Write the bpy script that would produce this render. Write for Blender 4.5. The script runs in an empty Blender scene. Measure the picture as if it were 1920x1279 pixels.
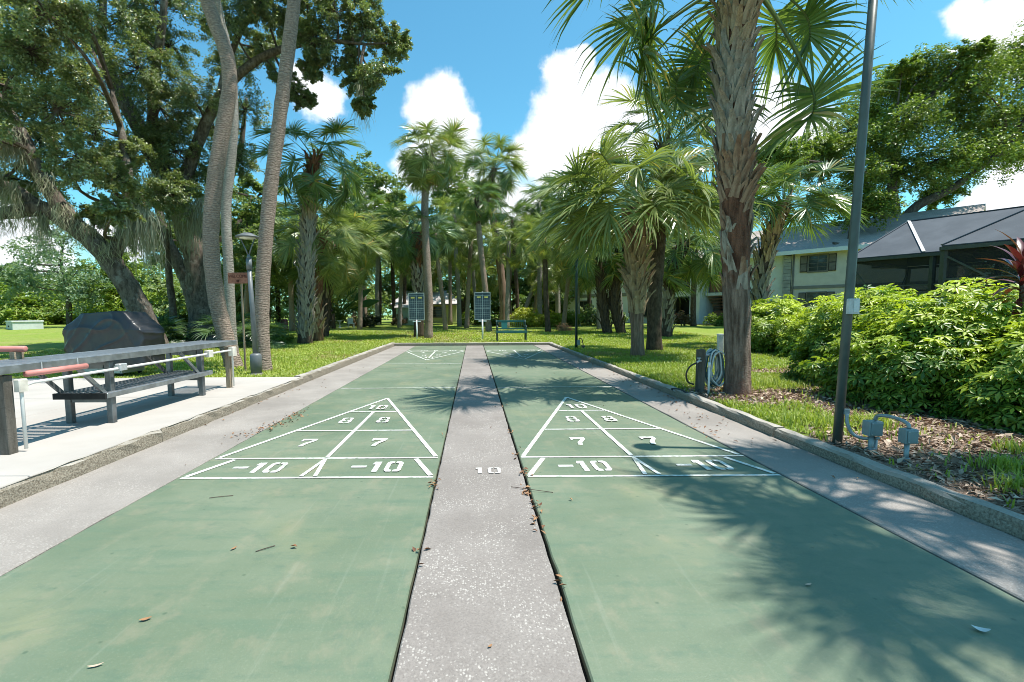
import bpy, bmesh, math, random
import numpy as np
from mathutils import Vector, Matrix, Euler

random.seed(7)
RNG = np.random.default_rng(11)
scene = bpy.context.scene
COL = scene.collection
R = math.radians

# ------------------------------------------------------------------ camera
CAM_H = 1.14
yaw, pitch, roll = R(-0.187), R(4.878), R(0.392)
w_ = Vector((math.sin(yaw) * math.cos(pitch), math.cos(yaw) * math.cos(pitch), -math.sin(pitch)))
r_ = Vector((math.cos(yaw), -math.sin(yaw), 0.0))
u_ = r_.cross(w_)
r2 = r_ * math.cos(roll) - u_ * math.sin(roll)
u2 = u_ * math.cos(roll) + r_ * math.sin(roll)
cam_d = bpy.data.cameras.new('camera')
cam = bpy.data.objects.new('camera', cam_d)
COL.objects.link(cam)
cam.matrix_world = Matrix(((r2.x, u2.x, -w_.x, 0), (r2.y, u2.y, -w_.y, 0), (r2.z, u2.z, -w_.z, CAM_H), (0, 0, 0, 1)))
cam_d.sensor_fit = 'HORIZONTAL'
cam_d.sensor_width = 36.0
cam_d.lens = 905.0 / 1920.0 * 36.0
cam_d.shift_x = (960 - 885.2) / 1920.0
cam_d.shift_y = (666 - 639.5) / 1920.0
cam_d.clip_start = 0.05
cam_d.clip_end = 2000
scene.camera = cam

# ------------------------------------------------------------------ sun and exposure
SUN_DIR = Vector((0.39, -0.04, 1.0)).normalized()
sun_d = bpy.data.lights.new('sun', 'SUN')
sun_d.energy = 5.0
sun_d.angle = R(0.53)
sun_d.color = (1.0, 0.955, 0.88)
sun = bpy.data.objects.new('sun', sun_d)
COL.objects.link(sun)
sun.rotation_euler = SUN_DIR.to_track_quat('Z', 'Y').to_euler()
sun.location = (8, -2, 20)
scene.view_settings.view_transform = 'Standard'
scene.view_settings.look = 'None'
scene.view_settings.exposure = 0.6
scene.view_settings.gamma = 1.0
scene.view_settings.use_curve_mapping = False
scene.cycles.filter_width = 0.95
scene.cycles.max_bounces = 8
scene.cycles.transparent_max_bounces = 8
scene.cycles.caustics_reflective = False
scene.cycles.caustics_refractive = False

# ------------------------------------------------------------------ node helper
class NT:
    def __init__(self, tree):
        self.t = tree
        self.n = tree.nodes
        self.l = tree.links
    def new(self, typ, **kw):
        nd = self.n.new(typ)
        for k, v in kw.items():
            setattr(nd, k, v)
        return nd
    def put(self, sock, v):
        if hasattr(v, 'is_output'):
            self.l.new(v, sock)
        elif v is not None:
            if sock.type == 'RGBA' and hasattr(v, '__len__') and len(v) == 3:
                v = (*v, 1)
            sock.default_value = v
    def math(self, op, a, b=None, c=None, clamp=False):
        nd = self.new('ShaderNodeMath', operation=op)
        nd.use_clamp = clamp
        self.put(nd.inputs[0], a)
        if b is not None: self.put(nd.inputs[1], b)
        if c is not None: self.put(nd.inputs[2], c)
        return nd.outputs[0]
    def vmath(self, op, a, b=None, out=0):
        nd = self.new('ShaderNodeVectorMath', operation=op)
        self.put(nd.inputs[0], a)
        if b is not None:
            if op == 'SCALE': self.put(nd.inputs['Scale'], b)
            else: self.put(nd.inputs[1], b)
        return nd.outputs[out]
    def noise(self, vec, scale, detail=4, rough=0.55, out=0, dist=0.0):
        nd = self.new('ShaderNodeTexNoise')
        self.put(nd.inputs['Vector'], vec)
        nd.inputs['Scale'].default_value = scale
        nd.inputs['Detail'].default_value = detail
        nd.inputs['Roughness'].default_value = rough
        nd.inputs['Distortion'].default_value = dist
        return nd.outputs[out]
    def voronoi(self, vec, scale, out=0, feature='F1'):
        nd = self.new('ShaderNodeTexVoronoi', feature=feature)
        self.put(nd.inputs['Vector'], vec)
        nd.inputs['Scale'].default_value = scale
        return nd.outputs[out]
    def mapr(self, v, a, b, c=0.0, d=1.0, smooth=True):
        nd = self.new('ShaderNodeMapRange')
        if smooth: nd.interpolation_type = 'SMOOTHSTEP'
        self.put(nd.inputs[0], v)
        for i, x in enumerate((a, b, c, d)):
            nd.inputs[i + 1].default_value = x
        return nd.outputs[0]
    def mix(self, f, a, b, mode='MIX'):
        nd = self.new('ShaderNodeMix', data_type='RGBA', blend_type=mode)
        self.put(nd.inputs[0], f)
        self.put(nd.inputs[6], a)
        self.put(nd.inputs[7], b)
        return nd.outputs[2]
    def coord(self, which='Object'):
        return self.new('ShaderNodeTexCoord').outputs[which]
    def mapping(self, vec, scale=(1, 1, 1), rot=(0, 0, 0)):
        nd = self.new('ShaderNodeMapping')
        self.put(nd.inputs[0], vec)
        nd.inputs['Scale'].default_value = scale
        nd.inputs['Rotation'].default_value = rot
        return nd.outputs[0]
    def bump(self, h, strength=0.3, dist=0.01):
        nd = self.new('ShaderNodeBump')
        self.put(nd.inputs['Height'], h)
        nd.inputs['Strength'].default_value = strength
        nd.inputs['Distance'].default_value = dist
        return nd.outputs[0]

# ------------------------------------------------------------------ sky with cumulus clouds
world = bpy.data.worlds.new('World')
scene.world = world
world.use_nodes = True
T = NT(world.node_tree)
T.n.clear()
sky = T.new('ShaderNodeTexSky', sky_type='NISHITA')
sky.sun_disc = False
sky.sun_elevation = math.asin(SUN_DIR.z)
sky.sun_rotation = math.atan2(SUN_DIR.x, SUN_DIR.y)
sky.air_density = 1.0
sky.dust_density = 0.6
sky.ozone_density = 1.6
d0 = T.vmath('NORMALIZE', T.coord('Generated'))
CLOUDS = [(-0.054, 0.92, 0.388, 0.044), (-0.084, 0.926, 0.368, 0.039), (-0.03, 0.934, 0.356, 0.04), (-0.021, 0.95, 0.313, 0.046), (-0.087, 0.949, 0.303, 0.051), (-0.118, 0.951, 0.284, 0.041), (-0.037, 0.963, 0.267, 0.062), (0.191, 0.881, 0.433, 0.026), (0.156, 0.894, 0.421, 0.033), (0.182, 0.902, 0.393, 0.048), (0.152, 0.924, 0.351, 0.049), (0.125, 0.94, 0.318, 0.04), (0.2, 0.919, 0.339, 0.069), (0.224, 0.899, 0.377, 0.048), (0.25, 0.92, 0.301, 0.069), (0.176, 0.941, 0.289, 0.071), (0.116, 0.949, 0.292, 0.041), (0.262, 0.896, 0.358, 0.048), (0.48, 0.804, 0.351, 0.024), (0.479, 0.813, 0.331, 0.035), (0.508, 0.804, 0.31, 0.038), (0.534, 0.791, 0.297, 0.032), (0.481, 0.829, 0.286, 0.053), (0.528, 0.805, 0.269, 0.043), (0.647, 0.657, 0.387, 0.031), (0.67, 0.644, 0.37, 0.034), (0.695, 0.635, 0.339, 0.04), (0.675, 0.653, 0.343, 0.021), (0.644, 0.684, 0.342, 0.009), (0.724, 0.671, 0.159, 0.043), (0.712, 0.686, 0.152, 0.03), (0.734, 0.656, 0.176, 0.035), (-0.268, 0.887, 0.376, 0.038), (-0.298, 0.866, 0.403, 0.02), (-0.679, 0.721, 0.136, 0.055), (-0.668, 0.739, 0.092, 0.057), (-0.582, 0.802, 0.133, 0.044), (0.046, 0.977, 0.209, 0.063), (0.109, 0.976, 0.187, 0.063), (-0.194, 0.961, 0.197, 0.062)]
n1 = T.vmath('SUBTRACT', T.noise(d0, 9.0, 7, 0.58, out=1), (0.5, 0.5, 0.5))
n2 = T.vmath('SUBTRACT', T.noise(d0, 34.0, 6, 0.6, out=1), (0.5, 0.5, 0.5))
dw = T.vmath('ADD', d0, T.vmath('ADD', T.vmath('SCALE', n1, 0.085), T.vmath('SCALE', n2, 0.03)))
best = None
for (x, y, z, rr) in CLOUDS:
    dd = T.math('DIVIDE', T.vmath('DISTANCE', dw, (x, y, z), out=1), rr * 1.12)
    best = dd if best is None else T.math('SMOOTH_MIN', best, dd, 0.25)
m_blob = T.mapr(best, 1.12, 0.58)
# the same kind of cloud goes on all round the sky, above the haze line
gen = T.noise(dw, 3.1, 6, 0.55)
sep = T.new('ShaderNodeSeparateXYZ'); T.put(sep.inputs[0], d0)
ahead = T.mapr(sep.outputs[1], 0.35, 0.1)
m_gen = T.math('MULTIPLY', T.mapr(gen, 0.62, 0.72), ahead)
mask = T.math('MAXIMUM', m_blob, m_gen)
shade = T.mapr(T.noise(dw, 14.0, 5, 0.6), 0.35, 0.68)
core = T.mapr(best, 0.2, 0.85)
lit = T.math('MULTIPLY', T.math('ADD', T.math('MULTIPLY', shade, 0.6), 0.4), T.math('ADD', T.math('MULTIPLY', core, 0.45), 0.55))
cl_col = T.mix(lit, (5.2, 5.6, 6.1, 1), (8.2, 8.25, 8.3, 1))
tint = T.mix(1.0, sky.outputs[0], (0.62, 1.27, 1.24, 1), mode='MULTIPLY')
skyc = T.mix(mask, tint, cl_col)
bg = T.new('ShaderNodeBackground')
T.put(bg.inputs[0], skyc)
bg.inputs[1].default_value = 0.115
wo = T.new('ShaderNodeOutputWorld')
T.l.new(bg.outputs[0], wo.inputs[0])

# ------------------------------------------------------------------ materials
MATS = {}
def material(name):
    m = bpy.data.materials.new(name)
    m.use_nodes = True
    t = NT(m.node_tree)
    t.n.clear()
    out = t.new('ShaderNodeOutputMaterial')
    MATS[name] = m
    return m, t, out
def principled(t, out, col, rough=0.6, spec=0.4, metal=0.0, normal=None):
    p = t.new('ShaderNodeBsdfPrincipled')
    t.put(p.inputs['Base Color'], col)
    t.put(p.inputs['Roughness'], rough)
    p.inputs['Metallic'].default_value = metal
    p.inputs['Specular IOR Level'].default_value = spec
    if normal is not None: t.l.new(normal, p.inputs['Normal'])
    if out is not None: t.l.new(p.outputs[0], out.inputs[0])
    return p
def simple(name, col, rough=0.6, spec=0.4, metal=0.0, var=0.18, scale=8.0, bump=0.0, bscale=60, bdist=0.004):
    m, t, out = material(name)
    c = t.coord()
    f = t.noise(c, scale, 5)
    dark = tuple(x * (1 - var) for x in col)
    light = tuple(min(1, x * (1 + var)) for x in col)
    cc = t.mix(t.mapr(f, 0.3, 0.7), dark, light)
    nrm = t.bump(t.noise(c, bscale, 4), bump, bdist) if bump else None
    rg = t.mapr(t.noise(c, scale * 2.3, 3), 0.3, 0.7, max(0.05, rough - 0.1), min(1, rough + 0.1))
    principled(t, out, cc, rg, spec, metal, nrm)
    return m
def leafmat(name, a, b, transl=0.35, rough=0.45, spec=0.5, tcol=None, warm=None):
    """tint attribute (0..1, per leaf) picks between colour a and colour b; warm: colour of the few spent leaves."""
    m, t, out = material(name)
    at = t.new('ShaderNodeAttribute', attribute_name='tint').outputs['Fac']
    oi = t.new('ShaderNodeObjectInfo').outputs['Random']
    f = t.math('ADD', at, t.math('MULTIPLY', t.math('SUBTRACT', oi, 0.5), 0.3), clamp=True)
    c = t.mix(f, a, b)
    if warm is not None:
        c = t.mix(t.mapr(at, 0.97, 0.985), c, warm)
    p = principled(t, None, c, rough, spec)
    tr = t.new('ShaderNodeBsdfTranslucent')
    t.put(tr.inputs[0], t.mix(1.0, c, tcol or (1.6, 1.7, 0.7, 1), mode='MULTIPLY'))
    ms = t.new('ShaderNodeMixShader')
    ms.inputs[0].default_value = transl
    t.l.new(p.outputs[0], ms.inputs[1]); t.l.new(tr.outputs[0], ms.inputs[2])
    t.l.new(ms.outputs[0], out.inputs[0])
    return m

# --- court paint
m, t, out = material('court_green')
c = t.coord()
big = t.noise(c, 0.9, 5, 0.6)
streak = t.noise(t.mapping(c, (0.7, 5.0, 1)), 2.2, 5, 0.6)
fine = t.noise(c, 90, 3, 0.6)
col = t.mix(t.mapr(big, 0.3, 0.72), (0.120, 0.160, 0.100), (0.165, 0.196, 0.130))
col = t.mix(t.math('MULTIPLY', t.mapr(streak, 0.48, 0.70), 0.7), col, (0.105, 0.158, 0.102))
yel = t.noise(t.mapping(c, (1, 0.8, 1)), 1.3, 3)
col = t.mix(t.math('MULTIPLY', t.mapr(yel, 0.55, 0.72), 0.5), col, (0.225, 0.225, 0.12))
col = t.mix(t.math('MULTIPLY', t.mapr(fine, 0.5, 0.85), 0.5), col, (0.215, 0.245, 0.17))
mot = t.noise(t.mapping(c, (1.0, 1.6, 1)), 7.5, 5, 0.7)
col = t.mix(t.math('MULTIPLY', t.mapr(mot, 0.51, 0.70), 0.55), col, (0.092, 0.142, 0.095))
mot2 = t.noise(t.mapping(c, (1.3, 1.0, 1)), 4.1, 5, 0.65)
col = t.mix(t.math('MULTIPLY', t.mapr(mot2, 0.50, 0.70), 0.5), col, (0.225, 0.215, 0.145))
scuff = t.noise(t.mapping(c, (26, 0.8, 1)), 1.0, 4, 0.6)
col = t.mix(t.math('MULTIPLY', t.mapr(scuff, 0.58, 0.74), 0.16), col, (0.29, 0.31, 0.245))
scuff2 = t.noise(t.mapping(c, (34, 1.1, 1), (0, 0, 0.12)), 1.0, 3, 0.6)
col = t.mix(t.math('MULTIPLY', t.mapr(scuff2, 0.62, 0.76), 0.16), col, (0.10, 0.135, 0.09))
stain = t.noise(c, 1.1, 6, 0.7, dist=0.8)
ring = t.math('SUBTRACT', 1.0, t.mapr(t.math('ABSOLUTE', t.math('SUBTRACT', stain, 0.56)), 0.0, 0.02))
col = t.mix(t.math('MULTIPLY', ring, 0.22), col, (0.10, 0.14, 0.10))
spot = t.voronoi(c, 7.0)
col = t.mix(t.math('MULTIPLY', t.mapr(spot, 0.085, 0.03), 0.6), col, (0.06, 0.10, 0.06))
principled(t, out, col, t.mapr(big, 0.3, 0.7, 0.5, 0.66), 0.6, 0, t.bump(t.math('ADD', fine, t.noise(c, 260, 2)), 0.22, 0.003))
# --- shell concrete (strips between and beside the courts)
def shell(name, base, light, flecks=1.0):
    m, t, out = material(name)
    c = t.coord()
    big = t.noise(c, 1.7, 5, 0.65)
    fine = t.noise(c, 120, 3, 0.6)
    col = t.mix(t.mapr(big, 0.3, 0.7), base, light)
    col = t.mix(t.math('MULTIPLY', t.mapr(fine, 0.35, 0.75), 0.5), col, tuple(x * 0.62 for x in base))
    vd = t.new('ShaderNodeTexVoronoi'); t.put(vd.inputs['Vector'], t.vmath('ADD', t.mapping(c, (1, 0.8, 1)), t.vmath('SCALE', t.noise(c, 60, 2, 0.5, out=1), 0.012))); vd.inputs['Scale'].default_value = 98
    rnd = t.new('ShaderNodeSeparateColor'); t.put(rnd.inputs[0], vd.outputs['Color'])
    pick = t.mapr(rnd.outputs[0], 0.55, 0.62)
    size = t.math('MULTIPLY', t.mapr(vd.outputs['Distance'], 0.5, 0.28), pick)
    patch = t.mapr(t.noise(c, 3.3, 3), 0.36, 0.6)
    col = t.mix(t.math('MULTIPLY', t.math('MULTIPLY', size, patch), 0.42 * flecks), col, (0.62, 0.58, 0.53))
    vs = t.voronoi(c, 130)
    col = t.mix(t.math('MULTIPLY', t.mapr(vs, 0.18, 0.08), 0.4), col, (0.09, 0.085, 0.08))
    st = t.noise(c, 0.6, 4, 0.6)
    col = t.mix(t.math('MULTIPLY', t.mapr(st, 0.52, 0.7), 0.35), col, tuple(x * 0.55 for x in base))
    principled(t, out, col, 0.85, 0.25, 0, t.bump(t.math('ADD', fine, vd.outputs['Distance']), 0.35, 0.003))
    return m
shell('shell_concrete', (0.222, 0.196, 0.178), (0.275, 0.246, 0.225), 1.0)
shell('side_concrete', (0.26, 0.234, 0.211), (0.335, 0.302, 0.273), 0.6)
# --- plain patio concrete
m, t, out = material('patio_concrete')
c = t.coord()
big = t.noise(c, 0.8, 6, 0.6); fine = t.noise(c, 140, 3)
col = t.mix(t.mapr(big, 0.3, 0.7), (0.37, 0.338, 0.305), (0.45, 0.415, 0.378))
col = t.mix(t.math('MULTIPLY', t.mapr(t.noise(c, 3.0, 5, 0.65), 0.55, 0.75), 0.4), col, (0.40, 0.37, 0.33))
col = t.mix(t.math('MULTIPLY', t.mapr(fine, 0.4, 0.75), 0.25), col, (0.40, 0.37, 0.34))
principled(t, out, col, 0.85, 0.25, 0, t.bump(fine, 0.2, 0.002))
# --- kerb concrete: worn top, rough brownish face
m, t, out = material('kerb_concrete')
c = t.coord()
big = t.noise(c, 2.2, 6, 0.65); fine = t.noise(c, 75, 5, 0.65)
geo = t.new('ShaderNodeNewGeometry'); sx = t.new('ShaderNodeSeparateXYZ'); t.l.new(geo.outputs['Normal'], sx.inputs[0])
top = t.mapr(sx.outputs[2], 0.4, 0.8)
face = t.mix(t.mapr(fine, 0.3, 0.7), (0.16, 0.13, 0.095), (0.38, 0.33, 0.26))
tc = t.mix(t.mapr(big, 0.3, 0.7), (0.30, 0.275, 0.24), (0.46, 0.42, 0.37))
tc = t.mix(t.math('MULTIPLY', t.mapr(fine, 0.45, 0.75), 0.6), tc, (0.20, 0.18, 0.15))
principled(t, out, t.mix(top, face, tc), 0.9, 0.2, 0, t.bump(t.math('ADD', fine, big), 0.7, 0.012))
# --- white line paint
m, t, out = material('line_paint')
c = t.coord()
wear = t.math('ADD', t.math('MULTIPLY', t.noise(c, 26, 6, 0.7), 0.6), t.math('MULTIPLY', t.noise(t.mapping(c, (3, 0.5, 1)), 4.0, 4, 0.6), 0.4))
col = t.mix(t.mapr(wear, 0.47, 0.62), (0.70, 0.70, 0.66), (0.36, 0.40, 0.33))
principled(t, out, col, 0.6, 0.4)
m, t, out = material('faint_paint')
c = t.coord()
col = t.mix(t.mapr(t.noise(c, 60, 6, 0.7), 0.38, 0.62), (0.52, 0.50, 0.47), (0.39, 0.365, 0.345))
principled(t, out, col, 0.8, 0.3)
# --- lawn ground
m, t, out = material('lawn')
c = t.coord()
lit = t.new('ShaderNodeAttribute', attribute_name='litter').outputs['Fac']
a = t.noise(c, 0.35, 5, 0.6); b = t.noise(c, 5.5, 5, 0.65); f = t.noise(t.mapping(c, (1, 1, 1)), 55, 3, 0.6)
g1 = t.mix(t.mapr(b, 0.3, 0.7), (0.17, 0.25, 0.035), (0.29, 0.345, 0.065))
g1 = t.mix(t.math('MULTIPLY', t.mapr(a, 0.45, 0.7), 0.55), g1, (0.33, 0.31, 0.12))
g1 = t.mix(t.math('MULTIPLY', t.mapr(f, 0.45, 0.7), 0.6), g1, (0.085, 0.15, 0.02))
br = t.mix(t.mapr(f, 0.3, 0.7), (0.13, 0.085, 0.06), (0.38, 0.27, 0.20))
br = t.mix(t.mapr(t.noise(t.mapping(c, (60, 25, 1)), 1.0, 2), 0.55, 0.7), br, (0.50, 0.39, 0.31))
lf = t.mapr(t.math('ADD', lit, t.math('MULTIPLY', t.math('SUBTRACT', b, 0.5), 0.9)), 0.4, 0.62)
principled(t, out, t.mix(lf, g1, br), 0.9, 0.15, 0, t.bump(t.math('ADD', f, b), 0.8, 0.03))
simple('soil', (0.045, 0.035, 0.026), 0.95, 0.1, bump=0.5)
leafmat('grass_blade', (0.17, 0.25, 0.03), (0.42, 0.46, 0.10), 0.3, 0.5, 0.4, warm=(0.36, 0.30, 0.13, 1))
m, t, out = material('litter')
at = t.new('ShaderNodeAttribute', attribute_name='tint').outputs['Fac']
principled(t, out, t.mix(at, (0.15, 0.09, 0.06), (0.60, 0.46, 0.35)), 0.85, 0.2)
m, t, out = material('dead_leaf')
at = t.new('ShaderNodeAttribute', attribute_name='tint').outputs['Fac']
principled(t, out, t.mix(at, (0.13, 0.055, 0.03), (0.36, 0.20, 0.10)), 0.7, 0.3)
simple('bleached_leaf', (0.70, 0.68, 0.66), 0.6)
# --- foliage
leafmat('palm_leaf', (0.062, 0.118, 0.03), (0.175, 0.235, 0.07), 0.3, 0.28, 0.6, warm=(0.40, 0.30, 0.08, 1))
leafmat('palm_leaf_dark', (0.055, 0.11, 0.045), (0.13, 0.195, 0.075), 0.26, 0.28, 0.6)
leafmat('palm_leaf_pale', (0.135, 0.185, 0.06), (0.31, 0.345, 0.13), 0.3, 0.28, 0.6, warm=(0.42, 0.31, 0.10, 1))
leafmat('oak_leaf', (0.11, 0.155, 0.06), (0.29, 0.325, 0.155), 0.28, 0.3, 0.8, warm=(0.26, 0.17, 0.08, 1))
leafmat('oak_leaf_bright', (0.085, 0.145, 0.025), (0.24, 0.30, 0.065), 0.3, 0.4, 0.5)
leafmat('wood_leaf', (0.10, 0.165, 0.055), (0.28, 0.34, 0.135), 0.28, 0.45, 0.4)
leafmat('tree_leaf_cool', (0.10, 0.17, 0.10), (0.22, 0.30, 0.19), 0.3, 0.45, 0.4)
leafmat('garden_leaf', (0.09, 0.165, 0.025), (0.30, 0.37, 0.065), 0.28, 0.45, 0.4)
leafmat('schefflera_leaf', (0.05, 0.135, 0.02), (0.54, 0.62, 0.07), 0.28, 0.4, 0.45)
leafmat('yellow_leaf', (0.19, 0.25, 0.03), (0.50, 0.48, 0.05), 0.25, 0.45, 0.4)
leafmat('croton_leaf', (0.05, 0.10, 0.03), (0.34, 0.13, 0.07), 0.2, 0.45, 0.4)
leafmat('maroon_leaf', (0.02, 0.035, 0.015), (0.06, 0.075, 0.03), 0.12, 0.5, 0.3)
leafmat('pink_leaf', (0.12, 0.10, 0.05), (0.36, 0.17, 0.13), 0.2, 0.45, 0.4)
leafmat('cordyline_leaf', (0.075, 0.012, 0.022), (0.20, 0.045, 0.035), 0.15, 0.28, 0.8, tcol=(1.5, 0.9, 0.7, 1))
leafmat('paddle_leaf', (0.025, 0.08, 0.02), (0.06, 0.14, 0.04), 0.25, 0.4, 0.5)
leafmat('moss', (0.26, 0.265, 0.18), (0.48, 0.47, 0.35), 0.3, 0.9, 0.1, tcol=(1.2, 1.2, 1.0, 1))
leafmat('dry_frond', (0.16, 0.085, 0.04), (0.38, 0.25, 0.14), 0.15, 0.8, 0.2, tcol=(1, 1, 1, 1))
# --- bark
def bark(name, a, b, rings=0.0, scale=9, bstr=0.8, blotch=None, stretch=4.0):
    m, t, out = material(name)
    c = t.coord()
    f = t.noise(t.mapping(c, (1, 1, 1.0 / stretch) if stretch > 1 else (1, 1, 1 / stretch)), scale, 6, 0.65)
    fine = t.noise(c, 48, 4, 0.6)
    col = t.mix(t.mapr(f, 0.3, 0.7), a, b)
    h = t.math('ADD', f, t.math('MULTIPLY', fine, 0.4))
    if rings:
        z = t.new('ShaderNodeSeparateXYZ'); t.l.new(c, z.inputs[0])
        wv = t.math('SINE', t.math('ADD', t.math('MULTIPLY', z.outputs[2], rings), t.math('MULTIPLY', t.noise(c, 5.0, 4), 26.0)))
        col = t.mix(t.mapr(wv, 0.55, 1.0, 0, 0.4), col, tuple(x * 0.45 for x in a))
        h = t.math('SUBTRACT', h, t.math('MULTIPLY', t.mapr(wv, 0.2, 1.0), 0.5))
    if blotch is not None:
        col = t.mix(t.math('MULTIPLY', t.mapr(t.noise(c, 2.6, 5, 0.7), 0.52, 0.66), 0.75), col, blotch)
    col = t.mix(t.mapr(fine, 0.55, 0.8, 0, 0.6), col, tuple(x * 0.35 for x in a))
    principled(t, out, col, 0.9, 0.2, 0, t.bump(h, bstr, 0.03))
    return m
bark('palm_bark', (0.21, 0.155, 0.12), (0.42, 0.325, 0.26), rings=150, scale=22, stretch=0.5, bstr=0.8)
bark('palm_bark_red', (0.14, 0.085, 0.06), (0.33, 0.225, 0.165), rings=0, scale=16, stretch=7, bstr=1.0)
bark('palm_bark_fibre', (0.10, 0.05, 0.028), (0.27, 0.155, 0.085), rings=0, scale=14, stretch=5, bstr=1.0)
bark('palm_bark_grey', (0.20, 0.175, 0.15), (0.40, 0.355, 0.31), rings=110, scale=18, stretch=0.4, bstr=0.6, blotch=(0.36, 0.34, 0.31))
bark('palm_bark_dark', (0.055, 0.038, 0.028), (0.14, 0.10, 0.07), rings=0, scale=14, stretch=2, bstr=0.9)
bark('oak_bark', (0.065, 0.05, 0.04), (0.19, 0.155, 0.125), scale=11, stretch=3, bstr=1.0, blotch=(0.26, 0.25, 0.22))
bark('twig_bark', (0.07, 0.05, 0.04), (0.14, 0.11, 0.085), scale=11, stretch=3, bstr=0.5)
bark('boot_grey', (0.17, 0.145, 0.115), (0.37, 0.32, 0.26), scale=16, stretch=5, bstr=0.5)
bark('boot_tan', (0.20, 0.135, 0.08), (0.44, 0.33, 0.21), scale=16, stretch=5, bstr=0.5)
bark('boot_red', (0.11, 0.045, 0.025), (0.27, 0.125, 0.07), scale=16, stretch=5, bstr=0.5)
bark('boot_brown', (0.15, 0.085, 0.055), (0.34, 0.235, 0.16), scale=16, stretch=5, bstr=0.5)
bark('boot_dark', (0.05, 0.035, 0.026), (0.13, 0.09, 0.065), scale=16, stretch=5, bstr=0.5)
bark('weathered_wood', (0.20, 0.15, 0.10), (0.40, 0.32, 0.23), scale=12, stretch=7, bstr=0.4)
bark('grey_wood', (0.07, 0.062, 0.05), (0.15, 0.135, 0.115), scale=12, stretch=7, bstr=0.4)
# --- built things
m, t, out = material('palm_bark_banded')
c = t.coord()
f = t.noise(t.mapping(c, (1, 1, 0.14)), 18, 6, 0.65); fine = t.noise(c, 48, 4, 0.6); bl = t.noise(c, 6.5, 4, 0.6)
z = t.new('ShaderNodeSeparateXYZ'); t.l.new(c, z.inputs[0])
zz = t.math('ADD', z.outputs[2], t.math('MULTIPLY', t.math('SUBTRACT', bl, 0.5), 0.9))
low = t.mix(t.mapr(f, 0.3, 0.7), (0.11, 0.072, 0.052), (0.40, 0.30, 0.235))
mid = t.mix(t.mapr(f, 0.3, 0.7), (0.09, 0.04, 0.025), (0.27, 0.13, 0.08))
col = t.mix(t.mapr(zz, 1.25, 1.7), low, mid)
col = t.mix(t.mapr(zz, 0.25, 0.0, 0, 0.6), col, (0.22, 0.11, 0.085))
col = t.mix(t.mapr(fine, 0.55, 0.8, 0, 0.5), col, (0.06, 0.04, 0.03))
principled(t, out, col, 0.9, 0.2, 0, t.bump(t.math('ADD', f, t.math('MULTIPLY', fine, 0.6)), 1.0, 0.07))
simple('aluminium', (0.34, 0.35, 0.36), 0.42, 0.5, 0.75, 0.2, 9, 0.15, 80)
simple('aluminium_dull', (0.16, 0.17, 0.175), 0.5, 0.5, 0.55, 0.3, 6, 0.2, 70)
simple('galvanized', (0.50, 0.51, 0.51), 0.5, 0.5, 0.4, 0.15, 20)
simple('pvc_white', (0.70, 0.69, 0.66), 0.45, 0.5, 0, 0.08, 7)
simple('pvc_stained', (0.62, 0.57, 0.49), 0.5, 0.4, 0, 0.25, 7)
simple('pink_paint', (0.56, 0.22, 0.19), 0.55, 0.4, 0, 0.1, 5)
simple('black_cover', (0.022, 0.023, 0.026), 0.4, 0.5, 0, 0.06, 5)
simple('steel_panel', (0.52, 0.50, 0.47), 0.4, 0.5, 0.35, 0.12, 6)
simple('black_rubber', (0.02, 0.02, 0.02), 0.7, 0.3)
simple('lamp_grey', (0.13, 0.14, 0.145), 0.45, 0.5, 0.1, 0.12, 6, 0.05)
simple('lamp_dark', (0.045, 0.055, 0.055), 0.45, 0.5, 0.1, 0.15, 6)
simple('pole_green', (0.075, 0.092, 0.082), 0.42, 0.5, 0.1, 0.18, 4, 0.06, 40)
simple('lens', (0.62, 0.60, 0.50), 0.3, 0.5)
simple('box_grey', (0.21, 0.27, 0.28), 0.5, 0.5, 0.15, 0.12, 9)
simple('box_pale', (0.52, 0.52, 0.50), 0.5, 0.4, 0, 0.15, 14)
simple('conduit', (0.27, 0.31, 0.32), 0.4, 0.5, 0.35, 0.15, 20)
simple('hose_pale', (0.50, 0.54, 0.54), 0.45, 0.5, 0, 0.12, 12)
simple('hose_teal', (0.08, 0.15, 0.17), 0.4, 0.5, 0, 0.2, 12)
simple('hose_black', (0.018, 0.02, 0.022), 0.45, 0.5)
simple('bench_green', (0.02, 0.13, 0.115), 0.4, 0.5, 0, 0.15, 6)
simple('bench_dark', (0.012, 0.04, 0.038), 0.4, 0.5)
simple('board_blue', (0.035, 0.06, 0.085), 0.45, 0.5, 0, 0.2, 8)
simple('board_line', (0.40, 0.46, 0.48), 0.5, 0.4)
simple('board_frame', (0.42, 0.44, 0.44), 0.5, 0.4)
simple('board_yellow', (0.72, 0.62, 0.16), 0.5, 0.4)
simple('post_white', (0.68, 0.70, 0.70), 0.5, 0.4)
simple('red_wood', (0.31, 0.13, 0.085), 0.8, 0.2, 0, 0.25, 20, 0.4)
simple('sign_ink', (0.10, 0.035, 0.025), 0.8, 0.2)
simple('utility_pale', (0.60, 0.62, 0.60), 0.5, 0.4, 0, 0.08, 3)
simple('utility_side', (0.40, 0.43, 0.43), 0.5, 0.4, 0, 0.08, 3)
simple('stucco', (0.66, 0.60, 0.53), 0.9, 0.2, 0, 0.07, 2.5, 0.3, 90)
simple('stucco_white', (0.74, 0.74, 0.72), 0.9, 0.2, 0, 0.05, 2.5, 0.3, 90)
simple('stucco_band', (0.24, 0.23, 0.22), 0.85, 0.2, 0, 0.08, 2.5)
simple('shutter_dark', (0.045, 0.035, 0.03), 0.6, 0.3)
simple('trim_brown', (0.17, 0.15, 0.13), 0.7, 0.3)
simple('dark_glass', (0.02, 0.025, 0.028), 0.12, 0.6, 0, 0.3, 1)
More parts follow.
